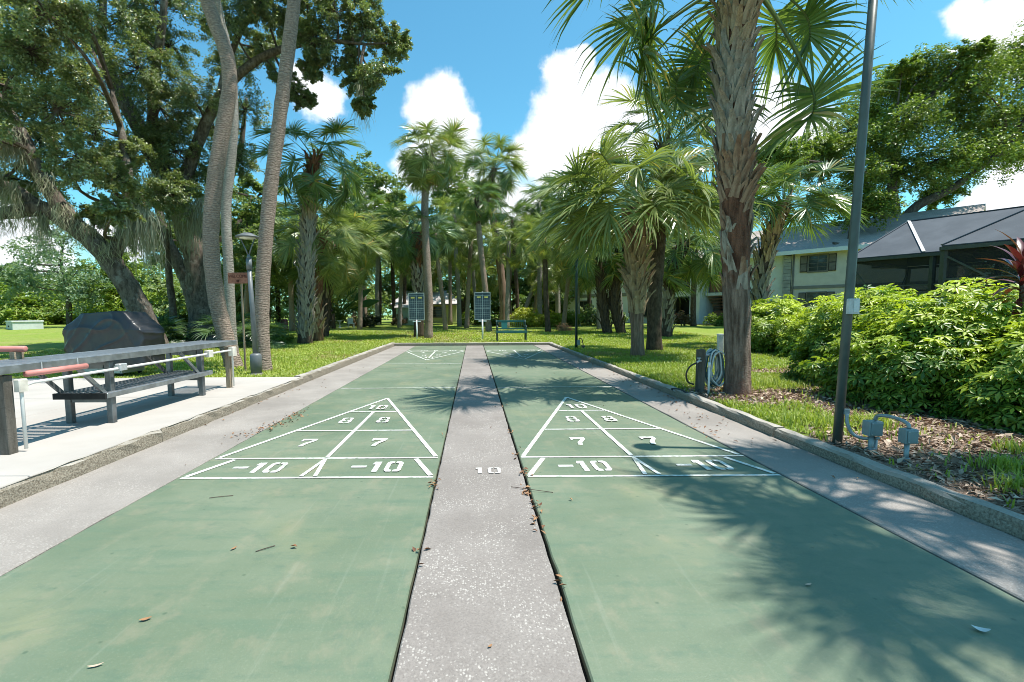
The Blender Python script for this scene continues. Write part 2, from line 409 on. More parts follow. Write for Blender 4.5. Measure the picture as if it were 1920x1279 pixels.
simple('block_stone', (0.38, 0.37, 0.35), 0.85, 0.2, 0, 0.2, 3)
simple('stair_wood', (0.32, 0.16, 0.10), 0.7, 0.3)
simple('interior_dark', (0.07, 0.075, 0.08), 0.8, 0.2)
m, t, out = material('shingle')
c = t.coord()
bk = t.new('ShaderNodeTexBrick'); t.put(bk.inputs['Vector'], c); bk.inputs['Scale'].default_value = 3.2
bk.inputs['Color1'].default_value = (0.46, 0.385, 0.345, 1); bk.inputs['Color2'].default_value = (0.39, 0.325, 0.295, 1); bk.inputs['Mortar'].default_value = (0.20, 0.17, 0.155, 1)
bk.inputs['Mortar Size'].default_value = 0.012; bk.inputs['Row Height'].default_value = 0.4
col = t.mix(t.math('MULTIPLY', t.mapr(t.noise(c, 0.9, 5, 0.6), 0.5, 0.7), 0.4), bk.outputs[0], (0.24, 0.20, 0.185))
principled(t, out, col, 0.9, 0.2, 0, t.bump(t.noise(c, 60, 3), 0.4, 0.01))
m, t, out = material('shade_cloth')
c = t.coord()
wv = t.noise(c, 160, 2)
col = t.mix(t.mapr(t.noise(c, 1.2, 4), 0.3, 0.7), (0.055, 0.066, 0.08), (0.08, 0.092, 0.108))
principled(t, out, col, 0.75, 0.3, 0, t.bump(wv, 0.3, 0.004))
simple('flashing', (0.48, 0.48, 0.48), 0.5, 0.5, 0.3)
simple('frame_green', (0.045, 0.06, 0.055), 0.5, 0.5, 0.1)
m, t, out = material('insect_screen')
df = t.new('ShaderNodeBsdfDiffuse'); t.put(df.inputs[0], (0.03, 0.036, 0.038))
tp = t.new('ShaderNodeBsdfTransparent'); ms = t.new('ShaderNodeMixShader'); ms.inputs[0].default_value = 0.62
t.l.new(tp.outputs[0], ms.inputs[1]); t.l.new(df.outputs[0], ms.inputs[2]); t.l.new(ms.outputs[0], out.inputs[0])
simple('shed_green', (0.44, 0.53, 0.42), 0.7, 0.3, 0, 0.05, 3)
simple('shed_roof', (0.50, 0.46, 0.45), 0.8, 0.3, 0, 0.08, 3)
simple('house_yellow', (0.46, 0.46, 0.24), 0.8, 0.3, 0, 0.06, 3)
simple('white_plaster', (0.62, 0.63, 0.62), 0.7, 0.3)
simple('pink_plastic', (0.36, 0.12, 0.17), 0.5, 0.4)
simple('pavers', (0.45, 0.42, 0.39), 0.9, 0.2, 0, 0.12, 4)

# ------------------------------------------------------------------ mesh helpers
def link(o):
    COL.objects.link(o)
    return o
def tag(o, label=None, cat=None, group=None, kind=None):
    if label: o['label'] = label
    if cat: o['category'] = cat
    if group: o['group'] = group
    if kind: o['kind'] = kind
    return o
def thing(name, label, cat, loc=(0, 0, 0), rz=0.0, group=None):
    o = link(bpy.data.objects.new(name, None))
    o.empty_display_size = 0.2
    o.location = loc
    o.rotation_euler = (0, 0, rz)
    return tag(o, label, cat, group)
class MB:
    def __init__(self):
        self.v = []; self.f = []
    def add(self, vs, fs):
        o = len(self.v)
        self.v += [tuple(x) for x in vs]
        self.f += [tuple(i + o for i in f) for f in fs]
        return self
    def box(self, x0, x1, y0, y1, z0, z1):
        vs = [(x0, y0, z0), (x1, y0, z0), (x1, y1, z0), (x0, y1, z0), (x0, y0, z1), (x1, y0, z1), (x1, y1, z1), (x0, y1, z1)]
        return self.add(vs, [(3, 2, 1, 0), (4, 5, 6, 7), (0, 1, 5, 4), (1, 2, 6, 5), (2, 3, 7, 6), (3, 0, 4, 7)])
    def cbox(self, x0, x1, y0, y1, z0, z1, c=0.01):
        """box with chamfered vertical and top edges"""
        def ring(i, z): return [(x0 + i + c, y0 + i, z), (x1 - i - c, y0 + i, z), (x1 - i, y0 + i + c, z), (x1 - i, y1 - i - c, z), (x1 - i - c, y1 - i, z), (x0 + i + c, y1 - i, z), (x0 + i, y1 - i - c, z), (x0 + i, y0 + i + c, z)]
        vs = ring(0, z0) + ring(0, z1 - c) + ring(c * 0.7, z1)
        fs = [tuple(range(7, -1, -1)), tuple(range(16, 24))]
        for k in (0, 8):
            for i in range(8):
                j = (i + 1) % 8
                fs.append((k + i, k + j, k + 8 + j, k + 8 + i))
        return self.add(vs, fs)
    def beam(self, a, b, w, h, up=(0, 0, 1)):
        a = Vector(a); b = Vector(b); d = (b - a).normalized(); up = Vector(up)
        s = d.cross(up)
        if s.length < 1e-4: s = d.cross(Vector((1, 0, 0)))
        s.normalize(); u = s.cross(d)
        vs = []
        for p in (a, b):
            for i, j in ((-1, -1), (1, -1), (1, 1), (-1, 1)):
                vs.append(p + s * i * w / 2 + u * j * h / 2)
        return self.add(vs, [(0, 1, 2, 3), (7, 6, 5, 4), (0, 4, 5, 1), (1, 5, 6, 2), (2, 6, 7, 3), (3, 7, 4, 0)])
    def tube(self, pts, rad, n=10, caps=True, wob=0.0, rng=None):
        pts = [Vector(p) for p in pts]
        if not hasattr(rad, '__len__'): rad = [rad] * len(pts)
        up = Vector((0, 1, 0))
        vs = []; fs = []
        prev = None
        for i, p in enumerate(pts):
            d = (pts[min(i + 1, len(pts) - 1)] - pts[max(i - 1, 0)])
            if d.length < 1e-9: d = Vector((0, 0, 1))
            d.normalize()
            if prev is None:
                s = d.cross(up)
                if s.length < 0.05: s = d.cross(Vector((1, 0, 0)))
            else:
                s = prev - d * prev.dot(d)
            s.normalize(); prev = s
            u = s.cross(d)
            for k in range(n):
                a = 2 * math.pi * k / n
                rr = rad[i] * (1 + (rng.uniform(-wob, wob) if wob else 0))
                vs.append(p + (s * math.cos(a) + u * math.sin(a)) * rr)
        for i in range(len(pts) - 1):
            for k in range(n):
                k2 = (k + 1) % n
                fs.append((i * n + k, i * n + k2, (i + 1) * n + k2, (i + 1) * n + k))
        if caps:
            fs.append(tuple(range(n - 1, -1, -1)))
            fs.append(tuple((len(pts) - 1) * n + k for k in range(n)))
        return self.add(vs, fs)
    def lathe(self, prof, n=20, c=(0, 0, 0)):
        vs = []; fs = []
        for (r, z) in prof:
            for k in range(n):
                a = 2 * math.pi * k / n
                vs.append((c[0] + r * math.cos(a), c[1] + r * math.sin(a), c[2] + z))
        for i in range(len(prof) - 1):
            for k in range(n):
                k2 = (k + 1) % n
                fs.append((i * n + k, i * n + k2, (i + 1) * n + k2, (i + 1) * n + k))
        fs.append(tuple(range(n - 1, -1, -1)))
        fs.append(tuple((len(prof) - 1) * n + k for k in range(n)))
        return self.add(vs, fs)
    def poly(self, pts):
        return self.add(pts, [tuple(range(len(pts)))])
    def slab(self, pts, th):
        """closed sheet: polygon pts (top side) thickened straight down by th"""
        n = len(pts)
        vs = [tuple(p) for p in pts] + [(p[0], p[1], p[2] - th) for p in pts]
        fs = [tuple(range(n)), tuple(range(2 * n - 1, n - 1, -1))]
        for i in range(n):
            j = (i + 1) % n
            fs.append((i, n + i, n + j, j))
        return self.add(vs, fs)
    def mesh(self, name, mat, smooth=False):
        me = bpy.data.meshes.new(name)
        me.from_pydata(self.v, [], self.f)
        if mat: me.materials.append(MATS[mat])
        if smooth:
            me.polygons.foreach_set('use_smooth', [True] * len(me.polygons))
        me.update()
        return me
    def build(self, name, mat, parent=None, smooth=False):
        o = link(bpy.data.objects.new(name, self.mesh(name, mat, smooth)))
        if parent is not None: o.parent = parent
        return o
def inst(name, me, parent, mw):
    o = link(bpy.data.objects.new(name, me))
    o.parent = parent
    o.matrix_local = mw
    return o
def smooth_path(pts, k=6):
    """Catmull-Rom through pts"""
    P = [np.array(p, float) for p in pts]
    P = [2 * P[0] - P[1]] + P + [2 * P[-1] - P[-2]]
    out = []
    for i in range(1, len(P) - 2):
        for j in range(k):
            t = j / k
            out.append(0.5 * ((2 * P[i]) + (-P[i - 1] + P[i + 1]) * t + (2 * P[i - 1] - 5 * P[i] + 4 * P[i + 1] - P[i + 2]) * t * t + (-P[i - 1] + 3 * P[i] - 3 * P[i + 1] + P[i + 2]) * t ** 3))
    out.append(P[-2])
    return out
def np_mesh(name, verts, loops, sizes, mat, tint=None):
    me = bpy.data.meshes.new(name)
    nv = len(verts); nl = len(loops); nf = len(sizes)
    me.vertices.add(nv); me.loops.add(nl); me.polygons.add(nf)
    me.vertices.foreach_set('co', np.asarray(verts, np.float32).ravel())
    me.loops.foreach_set('vertex_index', np.asarray(loops, np.int32))
    starts = np.concatenate([[0], np.cumsum(sizes)[:-1]]).astype(np.int32)
    me.polygons.foreach_set('loop_start', starts)
    me.polygons.foreach_set('loop_total', np.asarray(sizes, np.int32))
    if tint is not None:
        a = me.attributes.new('tint', 'FLOAT', 'POINT')
        a.data.foreach_set('value', np.asarray(tint, np.float32))
    me.materials.append(MATS[mat])
    me.update(calc_edges=True)
    return me
def unit(v):
    return v / np.maximum(np.linalg.norm(v, axis=-1, keepdims=True), 1e-9)
def leaves(name, pts, length, width, mat, rng, up=0.6, tint=None, outward=None, jitter=0.35):
    """one folded diamond (two triangles, hinged at the midrib) for each point"""
    n = len(pts)
    nrm = rng.normal(size=(n, 3)); nrm = unit(nrm); nrm[:, 2] = np.abs(nrm[:, 2]) + up
    if outward is not None: nrm = nrm + outward
    nrm = unit(nrm)
    d = unit(np.cross(nrm, rng.normal(size=(n, 3))))
    s = np.cross(nrm, d)
    L = length * (1 + rng.uniform(-jitter, jitter, (n, 1))); W = width * (1 + rng.uniform(-jitter, jitter, (n, 1)))
    fold = nrm * W * 0.25
    v = np.stack([pts - d * L * 0.5, pts + s * W * 0.5 + fold, pts + d * L * 0.5 - nrm * L * 0.12, pts - s * W * 0.5 + fold], 1)
    idx = np.arange(n)[:, None] * 4
    loops = np.concatenate([idx + np.array([[0, 1, 2]]), idx + np.array([[0, 2, 3]])], 1).ravel()
    if tint is None: tint = rng.uniform(0, 1, n)
    return np_mesh(name, v.reshape(-1, 3), loops, np.full(2 * n, 3), mat, np.repeat(tint, 4))
def sstep(a, b, x):
    t = np.clip((x - a) / (b - a), 0, 1)
    return t * t * (3 - 2 * t)
def zl(y):
    return 0.07 + 0.35 * sstep(14, 38, np.asarray(y, float))
_GR = np.random.default_rng(5).uniform(0, 1, (64, 64))
def vnoise(x, y, s):
    x = np.asarray(x) * s; y = np.asarray(y) * s
    xi = np.floor(x).astype(int); yi = np.floor(y).astype(int)
    fx = x - xi; fy = y - yi
    fx = fx * fx * (3 - 2 * fx); fy = fy * fy * (3 - 2 * fy)
    g = lambda a, b: _GR[a % 64, b % 64]
    return (g(xi, yi) * (1 - fx) + g(xi + 1, yi) * fx) * (1 - fy) + (g(xi, yi + 1) * (1 - fx) + g(xi + 1, yi + 1) * fx) * fy

# ================================================================== THE SETTING
KX0, KX1 = -2.86, 2.74         # inner faces of the left and right kerbs
YF = 17.5                      # inner face of the far kerb
PY = 7.95                      # far edge of the patio slab
def litter_amount(x, y):
    x = np.asarray(x, float); y = np.asarray(y, float)
    hx = np.where(y < 6.2, 4.2 + (y - 4.6) * 0.44, 4.9 + (y - 6.2) * 0.63)   # foot of the hedge
    hedge = sstep(-1.35, 0.2, x - hx) * sstep(13, 9.5, y)
    trunk = np.exp(-(((x - 3.45) / 0.75) ** 2 + ((y - 6.2) / 0.85) ** 2)) * 1.1
    pole = np.exp(-(((x - 3.1) / 0.5) ** 2 + ((y - 3.5) / 0.8) ** 2)) * 0.8
    path = np.exp(-(((x - 5.6) / 1.3) ** 2 + ((y - 8.6) / 0.5) ** 2)) * 0.9
    right = np.clip(hedge + trunk + pole + path, 0, 1) * (x > 2.7)
    left = np.exp(-(((x + 5.0) / 1.6) ** 2 + ((y - 9.2) / 0.6) ** 2)) * 0.45 * (x < -2.8)
    return np.clip(right + left + 0.12 * vnoise(x, y, 0.7), 0, 1)
# lawn: one sheet to the horizon, sunk below the paving where the courts and patio lie
xs = np.unique(np.round(np.concatenate([[-400, -200, -120, -80, -60, -45, -32, -24, -20], np.arange(-17, 13.01, 0.2), [KX0 - 0.11, KX0 - 0.06, KX1 + 0.06, KX1 + 0.11, 14, 16, 19, 23, 28, 34, 45, 60, 80, 120, 200, 400]]), 3))
ys = np.unique(np.round(np.concatenate([[-60, -30, -14, -8, -4, -2], np.arange(-1, 24.01, 0.2), [PY - 0.06, PY - 0.01, YF + 0.06, YF + 0.11, 25, 26.5, 28, 30, 32, 34, 37, 40, 45, 52, 60, 75, 100, 150, 250, 500]]), 3))
gx, gy = np.meshgrid(xs, ys)
gz = zl(gy) + (vnoise(gx, gy, 0.5) - 0.5) * 0.03 * (np.abs(gx) < 14)
sunk = ((gx > KX0 - 0.08) & (gx < KX1 + 0.08) & (gy < YF + 0.08)) | ((gx <= KX0) & (gx > -17.5) & (gy < PY - 0.03))
gz = np.where(sunk, -0.16, gz)
nx, ny = len(xs), len(ys)
ii = (np.arange(ny - 1)[:, None] * nx + np.arange(nx - 1)[None, :]).ravel()
lp = np.stack([ii, ii + 1, ii + nx + 1, ii + nx], 1).ravel()
me = np_mesh('lawn', np.stack([gx.ravel(), gy.ravel(), gz.ravel()], 1), lp, np.full(len(ii), 4), 'lawn')
a = me.attributes.new('litter', 'FLOAT', 'POINT')
a.data.foreach_set('value', litter_amount(gx, gy).ravel().astype(np.float32))
me.polygons.foreach_set('use_smooth', [True] * len(me.polygons))
lawn = tag(link(bpy.data.objects.new('lawn', me)), kind='structure')

# courts, strips
def struct(name, mb, mat, smooth=False):
    return tag(mb.build(name, mat, None, smooth), kind='structure')
YN = -6.0
def rough_slab(x0, x1, y0, y1, z1, th, seed, amp=0.006, step=0.12):
    """a slab whose long edges are slightly ragged"""
    rg = np.random.default_rng(seed)
    n = int((y1 - y0) / step) + 1
    yy = np.linspace(y0, y1, n)
    def rag():
        a = rg.normal(0, amp, n)
        return a + np.convolve(rg.normal(0, amp * 2, n), np.ones(7) / 7, 'same')
    l = x0 + np.abs(rag()); r = x1 - np.abs(rag())
    mb = MB()
    c = 0.006
    vs = []
    for i in range(n):
        vs += [(l[i], yy[i], z1 - th), (l[i], yy[i], z1 - c), (l[i] + c, yy[i], z1), (r[i] - c, yy[i], z1), (r[i], yy[i], z1 - c), (r[i], yy[i], z1 - th)]
    fs = []
    for i in range(n - 1):
        a = i * 6
        for k in range(5):
            fs.append((a + k, a + k + 1, a + 7 + k, a + 6 + k)[::-1])
    fs += [(0, 1, 2, 3, 4, 5)[::-1], tuple((n - 1) * 6 + k for k in range(6))]
    return mb.add(vs, fs)
struct('sub_base', MB().box(-2.9, 2.8, YN, YF + 0.05, -0.14, -0.035), 'soil')
struct('court_surface', rough_slab(-2.10, -0.272, YN, YF - 0.01, 0.0, 0.06, 1, 0.002), 'court_green')
struct('court_surface', rough_slab(0.36, 2.155, YN, YF - 0.01, 0.0, 0.06, 2, 0.002), 'court_green')
struct('centre_strip', rough_slab(-0.262, 0.346, YN, YF - 0.012, 0.004, 0.06, 3, 0.0022), 'shell_concrete')
struct('side_strip', rough_slab(KX0 + 0.005, -2.108, YN, YF - 0.014, 0.0, 0.06, 4, 0.003), 'side_concrete')
struct('side_strip', rough_slab(2.17, KX1 - 0.005, YN, YF - 0.014, 0.0, 0.06, 5, 0.004), 'side_concrete')
# far closing strip is the kerb itself; patio of cast panels
patio = tag(link(bpy.data.objects.new('patio', None)), kind='structure')
py_edges = [YN, -2.0, 1.2, 3.03, 6.0, PY]
px_edges = [-17.5, -12.5, -8.4, -4.62, KX0 - 0.005]
for i in range(len(py_edges) - 1):
    for j in range(len(px_edges) - 1):
        dz = random.uniform(-0.002, 0.002)
        o = MB().cbox(px_edges[j] + 0.004, px_edges[j + 1] - 0.004, py_edges[i] + 0.004, py_edges[i + 1] - 0.004, -0.16, 0.12 + dz, 0.006).build('slab_panel', 'patio_concrete', patio)
struct('patio_base', MB().box(-17.4, KX0 - 0.04, YN, PY - 0.04, -0.15, 0.09), 'soil')
# kerbs, cast in lengths
def kerb_piece(name, p0, p1, w, h, z0, seed, parent):
    """one length of kerb from p0 to p1 (inner top arris on the left of p0->p1), worn arris"""
    rg = np.random.default_rng(seed)
    p0 = np.array(p0); p1 = np.array(p1); L = np.linalg.norm(p1 - p0); d = (p1 - p0) / L; s = np.array([d[1], -d[0]])
    n = max(3, int(L / 0.14))
    prof = [(0, z0), (0.004, h * 0.3), (0.006, h - 0.022), (0.022, h), (w - 0.02, h), (w, h - 0.015), (w, z0)]
    vs = []
    k = len(prof)
    for i in range(n + 1):
        q = p0 + d * L * i / n
        wx = rg.normal(0, 0.005); wz = rg.normal(0, 0.003)
        for j, (a, z) in enumerate(prof):
            e = (wx + rg.normal(0, 0.004)) if j in (1, 2, 3) else 0
            ez = (wz + rg.normal(0, 0.003)) if j in (2, 3, 4) else 0
            pt = q + s * (a + e)
            vs.append((pt[0], pt[1], z + ez))
    fs = []
    for i in range(n):
        for j in range(k - 1):
            fs.append((i * k + j, i * k + j + 1, (i + 1) * k + j + 1, (i + 1) * k + j))
    fs += [tuple(range(k))[::-1], tuple(n * k + j for j in range(k))]
    return MB().add(vs, fs).build(name, 'kerb_concrete', parent)
def kerb(pts, w, h, seed):
    root = tag(link(bpy.data.objects.new('kerb', None)), kind='structure')
    for i in range(len(pts) - 1):
        a = np.array(pts[i]); b = np.array(pts[i + 1]); d = (b - a) / np.linalg.norm(b - a)
        kerb_piece('kerb_stone', a + d * 0.003, b - d * 0.003, w, h + random.uniform(-0.004, 0.004), -0.15, seed + i, root)
    return root
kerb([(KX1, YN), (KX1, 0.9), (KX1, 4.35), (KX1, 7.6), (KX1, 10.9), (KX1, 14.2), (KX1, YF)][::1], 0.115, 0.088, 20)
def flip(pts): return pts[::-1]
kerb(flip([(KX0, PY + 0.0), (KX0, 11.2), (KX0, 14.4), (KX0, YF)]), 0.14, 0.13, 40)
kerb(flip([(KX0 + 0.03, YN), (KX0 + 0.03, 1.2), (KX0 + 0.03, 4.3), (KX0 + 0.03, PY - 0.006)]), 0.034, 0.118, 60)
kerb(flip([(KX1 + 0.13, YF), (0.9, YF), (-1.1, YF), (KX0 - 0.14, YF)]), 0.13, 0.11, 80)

# ---------------- painted court lines and figures
Y0 = 3.30; FT = 0.3048
LW = 0.03
def paint(name, polys, mat='line_paint', z=0.004):
    mb = MB()
    for k, p in enumerate(polys): mb.poly([(x, y, z + 0.00022 * k) for x, y in p])
    return struct(name, mb, mat)
def seg(a, b, w=LW):
    a = np.array(a, float); b = np.array(b, float); d = (b - a) / np.linalg.norm(b - a); s = np.array([-d[1], d[0]]) * w / 2
    return [tuple(a - s), tuple(b - s), tuple(b + s), tuple(a + s)]
def hbar(x0, x1, y, w=LW): return [(x0, y - w / 2), (x1, y - w / 2), (x1, y + w / 2), (x0, y + w / 2)]
# stencilled figures: unit box 1 wide x 1 high
def rect(a, b, c, d): return [(a, b), (c, b), (c, d), (a, d)]
FIG = {
 '1': [rect(0.30, 0.0, 0.62, 1.0), [(0.12, 0.72), (0.28, 0.72), (0.28, 1.0), (0.20, 1.0)]],
 '0': [[(0.0, 0.14), (0.14, 0.0), (0.44, 0.0), (0.44, 0.16), (0.26, 0.2), (0.26, 0.8), (0.44, 0.84), (0.44, 1.0), (0.14, 1.0), (0.0, 0.86)],
       [(0.54, 0.0), (0.86, 0.0), (1.0, 0.14), (1.0, 0.86), (0.86, 1.0), (0.54, 1.0), (0.54, 0.84), (0.74, 0.8), (0.74, 0.2), (0.54, 0.16)]],
 '7': [rect(0.05, 0.80, 0.95, 1.0), [(0.70, 0.77), (0.97, 0.77), (0.60, 0.30), (0.52, 0.0), (0.24, 0.0), (0.34, 0.34)], [(0.05, 0.66), (0.18, 0.66), (0.18, 0.78), (0.05, 0.78)]],
 '8': [[(0.08, 0.56), (0.20, 0.54), (0.28, 0.62), (0.28, 0.82), (0.46, 0.88), (0.46, 1.0), (0.18, 1.0), (0.06, 0.9)],
       [(0.54, 0.88), (0.72, 0.82), (0.72, 0.62), (0.80, 0.54), (0.92, 0.56), (0.94, 0.9), (0.82, 1.0), (0.54, 1.0)],
       [(0.0, 0.12), (0.14, 0.0), (0.46, 0.0), (0.46, 0.13), (0.26, 0.18), (0.26, 0.38), (0.46, 0.43), (0.46, 0.54), (0.12, 0.50), (0.0, 0.40)],
       [(0.54, 0.0), (0.86, 0.0), (1.0, 0.12), (1.0, 0.40), (0.88, 0.50), (0.54, 0.54), (0.54, 0.43), (0.74, 0.38), (0.74, 0.18), (0.54, 0.13)]],
 '-': [rect(0.05, 0.42, 0.95, 0.60)],
}
def figure(txt, cx, cy, w, h, gap, flipit=False):
    tot = sum(w * (0.62 if ch == '1' else 1) for ch in txt) + gap * (len(txt) - 1)
    x = -tot / 2
    out = []
    for ch in txt:
        for pl in FIG[ch]:
            q = []
            for a, b in pl:
                px_ = x + (a - (0.12 if ch == '1' else 0)) * w; py_ = (b - 0.5) * h
                if flipit: px_, py_ = -px_, -py_
                q.append((cx + px_, cy + py_))
            out.append(q)
        x += w * (0.62 if ch == '1' else 1) + gap
    return out
def diagram(x0, x1, far=False):
    cx = (x0 + x1) / 2
    ym = Y0 + (10.5 + 9) * FT
    W = x1 - x0
    def Yc(v): return (2 * ym - (Y0 + v * FT)) if far else Y0 + v * FT
    def P(p): return [(x, Yc(v / FT)) for x, v in p] if not far else [(x, Yc(v / FT)) for x, v in p][::-1]
    ft = lambda v: v * FT
    L = []
    L.append(hbar(x0, x1, 0.0)); L.append(hbar(x0, x1, ft(1.5)))
    L.append(seg((x0 + 0.02, 0.03), (x0 + 0.17, ft(1.5) - 0.03), 0.038)); L.append(seg((x1 - 0.02, 0.03), (x1 - 0.17, ft(1.5) - 0.03), 0.038))
    L.append(seg((x0 + 0.02, ft(1.5) + 0.03), (cx, ft(10.5)), 0.036)); L.append(seg((x1 - 0.02, ft(1.5) + 0.03), (cx, ft(10.5)), 0.036))
    for v in (4.5, 7.5):
        hw = W / 2 * (10.5 - v) / 9.0 - 0.03
        L.append(hbar(cx - hw, cx + hw, ft(v), 0.03))
    L.append(seg((cx, ft(1.5) + 0.025), (cx, ft(7.5) - 0.022), 0.036))
    L.append(seg((cx, ft(1.5) - 0.03), (cx - 0.05, 0.025), 0.03)); L.append(seg((cx, ft(1.5) - 0.03), (cx + 0.05, 0.025), 0.03))
    lines = [P(p) for p in L]
    paint('court_lines', lines)
    N = []
    q = W / 4
    for s in (-1, 1):
        N += figure('-10', cx + s * q, ft(0.75), 0.125, 0.235, 0.03)
        N += figure('7', cx + s * q * 0.72, ft(3.05), 0.15, 0.25, 0)
        N += figure('8', cx + s * q * 0.45, ft(6.0), 0.13, 0.25, 0)
    N += figure('10', cx, ft(8.35), 0.12, 0.24, 0.03)
    paint('court_numbers', [P(p) for p in N], z=0.004)
for (a, b) in ((-2.065, -0.29), (0.372, 2.14)):
    diagram(a, b); diagram(a, b, True)
    ym = Y0 + 19.5 * FT
    paint('court_lines', [hbar(a, b, ym - 6 * FT, 0.03), hbar(a, b, ym + 6 * FT, 0.03)])
paint('court_numbers', figure('10', 0.10, 3.42, 0.095, 0.13, 0.03), 'faint_paint', 0.0085)

# ================================================================== PALMS
def frond_mesh(name, e0, mat, rng, Lp=1.05, Rb=0.82, n=56, droop=1.0, bend=28, cost_bend=55, width=0.040):
    """fan leaf: arched stalk, short down-curved midrib, pleated blades that split and hang at the tips; grows from the origin along +X"""
    V = []; loops = []; sizes = []; tint = []
    # stalk
    k = 7
    pos = np.zeros(3); path = [pos.copy()]; el = R(e0)
    for i in range(k):
        el -= R(bend) / k
        pos = pos + np.array([math.cos(el), 0, math.sin(el)]) * Lp / k
        path.append(pos.copy())
    costa = [pos.copy()]; tang = [np.array([math.cos(el), 0, math.sin(el)])]
    kc = 6; Lc = 0.45 * Rb
    for i in range(kc):
        el -= R(cost_bend) / kc
        pos = pos + np.array([math.cos(el), 0, math.sin(el)]) * Lc / kc
        costa.append(pos.copy()); tang.append(np.array([math.cos(el), 0, math.sin(el)]))
    full = path + costa[1:]
    for i, q in enumerate(full):
        rr = 0.019 * (1 - 0.75 * i / len(full))
        for a in range(3):
            an = 2 * math.pi * a / 3 + 0.5
            V.append(q + np.array([0, math.cos(an) * rr * 1.5, math.sin(an) * rr])); tint.append(0.75)
    for i in range(len(full) - 1):
        for a in range(3):
            b = (a + 1) % 3
            loops += [i * 3 + a, i * 3 + b, i * 3 + 3 + b, i * 3 + 3 + a]; sizes.append(4)
    wild = rng.uniform(-0.12, 0.12)
    for i in range(n):
        tt = -1 + 2 * (i + 0.5) / n
        at = abs(tt); sg = 1 if tt > 0 else -1
        u = (1 - at) * kc
        j = min(int(u), kc - 1); fr = u - j
        p = costa[j] * (1 - fr) + costa[j + 1] * fr
        Tg = unit(tang[j] * (1 - fr) + tang[j + 1] * fr)
        S = np.array([0, 1.0, 0])
        N = np.cross(Tg, S) * (1 if np.cross(Tg, S)[2] > 0 else -1)
        an = R(6 + 132 * at)
        d = unit(math.cos(an) * Tg + sg * math.sin(an) * S + N * (0.36 + wild + rng.normal(0, 0.10)))
        l = Rb * (0.80 + 0.25 * math.cos(an)) * rng.uniform(0.9, 1.06)
        pl = 1 if i % 2 else -1
        o = len(V)
        seg = 5
        ws = [0.5, 0.95, 1.0, 0.74, 0.40, 0.04]
        ti = rng.uniform(0, 0.9) if rng.uniform() > 0.03 else 0.99
        gs = droop * rng.uniform(0.55, 1.6)
        for q in range(seg + 1):
            side = np.cross(d, N); side = unit(side)
            n2 = np.cross(side, d)
            wv = side * math.cos(R(30)) + n2 * math.sin(R(30)) * pl
            hw = width * Rb / 0.95 * ws[q] * 0.5
            V.append(p - wv * hw); V.append(p + wv * hw)
            tint += [ti, ti]
            d = d + np.array([0, 0, -1.0]) * (0.03 + 0.52 * (q / seg) ** 2.0) * gs
            d = unit(d)
            p = p + d * l / seg
        for q in range(seg):
            a = o + q * 2
            loops += [a, a + 1, a + 3, a + 2]; sizes.append(4)
    return np_mesh(name, np.array(V), loops, sizes, mat, tint)
FR = {}
for mt in ('palm_leaf', 'palm_leaf_dark', 'palm_leaf_pale'):
    rg = np.random.default_rng(3)
    for e in (78, 58, 38, 18, -4, -28, -50):
        FR[(mt, e)] = [frond_mesh('frond', e, mt, rg, Lp=rg.uniform(0.85, 1.15), droop=0.55 + 0.6 * rg.uniform(), bend=12 + (60 - e) * 0.2, cost_bend=45 + 40 * rg.uniform()) for _ in range(3)]
rg = np.random.default_rng(9)
DRY = [frond_mesh('frond', -62, 'dry_frond', rg, Lp=0.7, Rb=0.7, n=24, droop=2.6, bend=15) for _ in range(2)]
def boot_mesh(name, mat, rng, L=0.36, w=0.11, curl=0.5, split=True):
    """old leaf base: a flat stub that leaves the trunk and ends in a cut or a fork; grows from the origin along +Z, outward is +X"""
    mb = MB()
    th = 0.022
    def strip(path, ws):
        vs = []; fs = []
        for (x, y, z), ww in zip(path, ws):
            vs += [(x, y - ww / 2, z), (x, y + ww / 2, z), (x - th, y + ww / 2 * 0.8, z), (x - th, y - ww / 2 * 0.8, z)]
        for i in range(len(path) - 1):
            for k in range(4):
                k2 = (k + 1) % 4
                fs.append((i * 4 + k, i * 4 + k2, i * 4 + 4 + k2, i * 4 + 4 + k))
        n = len(path) - 1
        fs.append((n * 4, n * 4 + 1, n * 4 + 2, n * 4 + 3))
        mb.add(vs, fs)
    sg = rng.choice([-1, 1])
    strip([(0.01, 0, -0.05), (0.03, 0, L * 0.35), (0.03 + curl * 0.10, sg * 0.012, L * 0.72), (0.03 + curl * 0.24, sg * 0.03, L)], [w * 1.25, w, w * 0.7, w * 0.42])
    if split:
        strip([(0.0, 0, -0.04), (0.012, -sg * w * 0.45, L * 0.3), (0.035, -sg * w * 0.95, L * 0.62)], [w * 0.8, w * 0.55, w * 0.25])
    return mb.mesh(name, mat)
BOOTS = {}
for mt in ('boot_grey', 'boot_tan', 'boot_red', 'boot_dark', 'boot_brown'):
    rg = np.random.default_rng(17)
    BOOTS[mt] = [boot_mesh('boot', mt, rg, L=rg.uniform(0.3, 0.44), w=rg.uniform(0.10, 0.15), curl=rg.uniform(0.05, 0.6), split=k != 2) for k in range(4)]

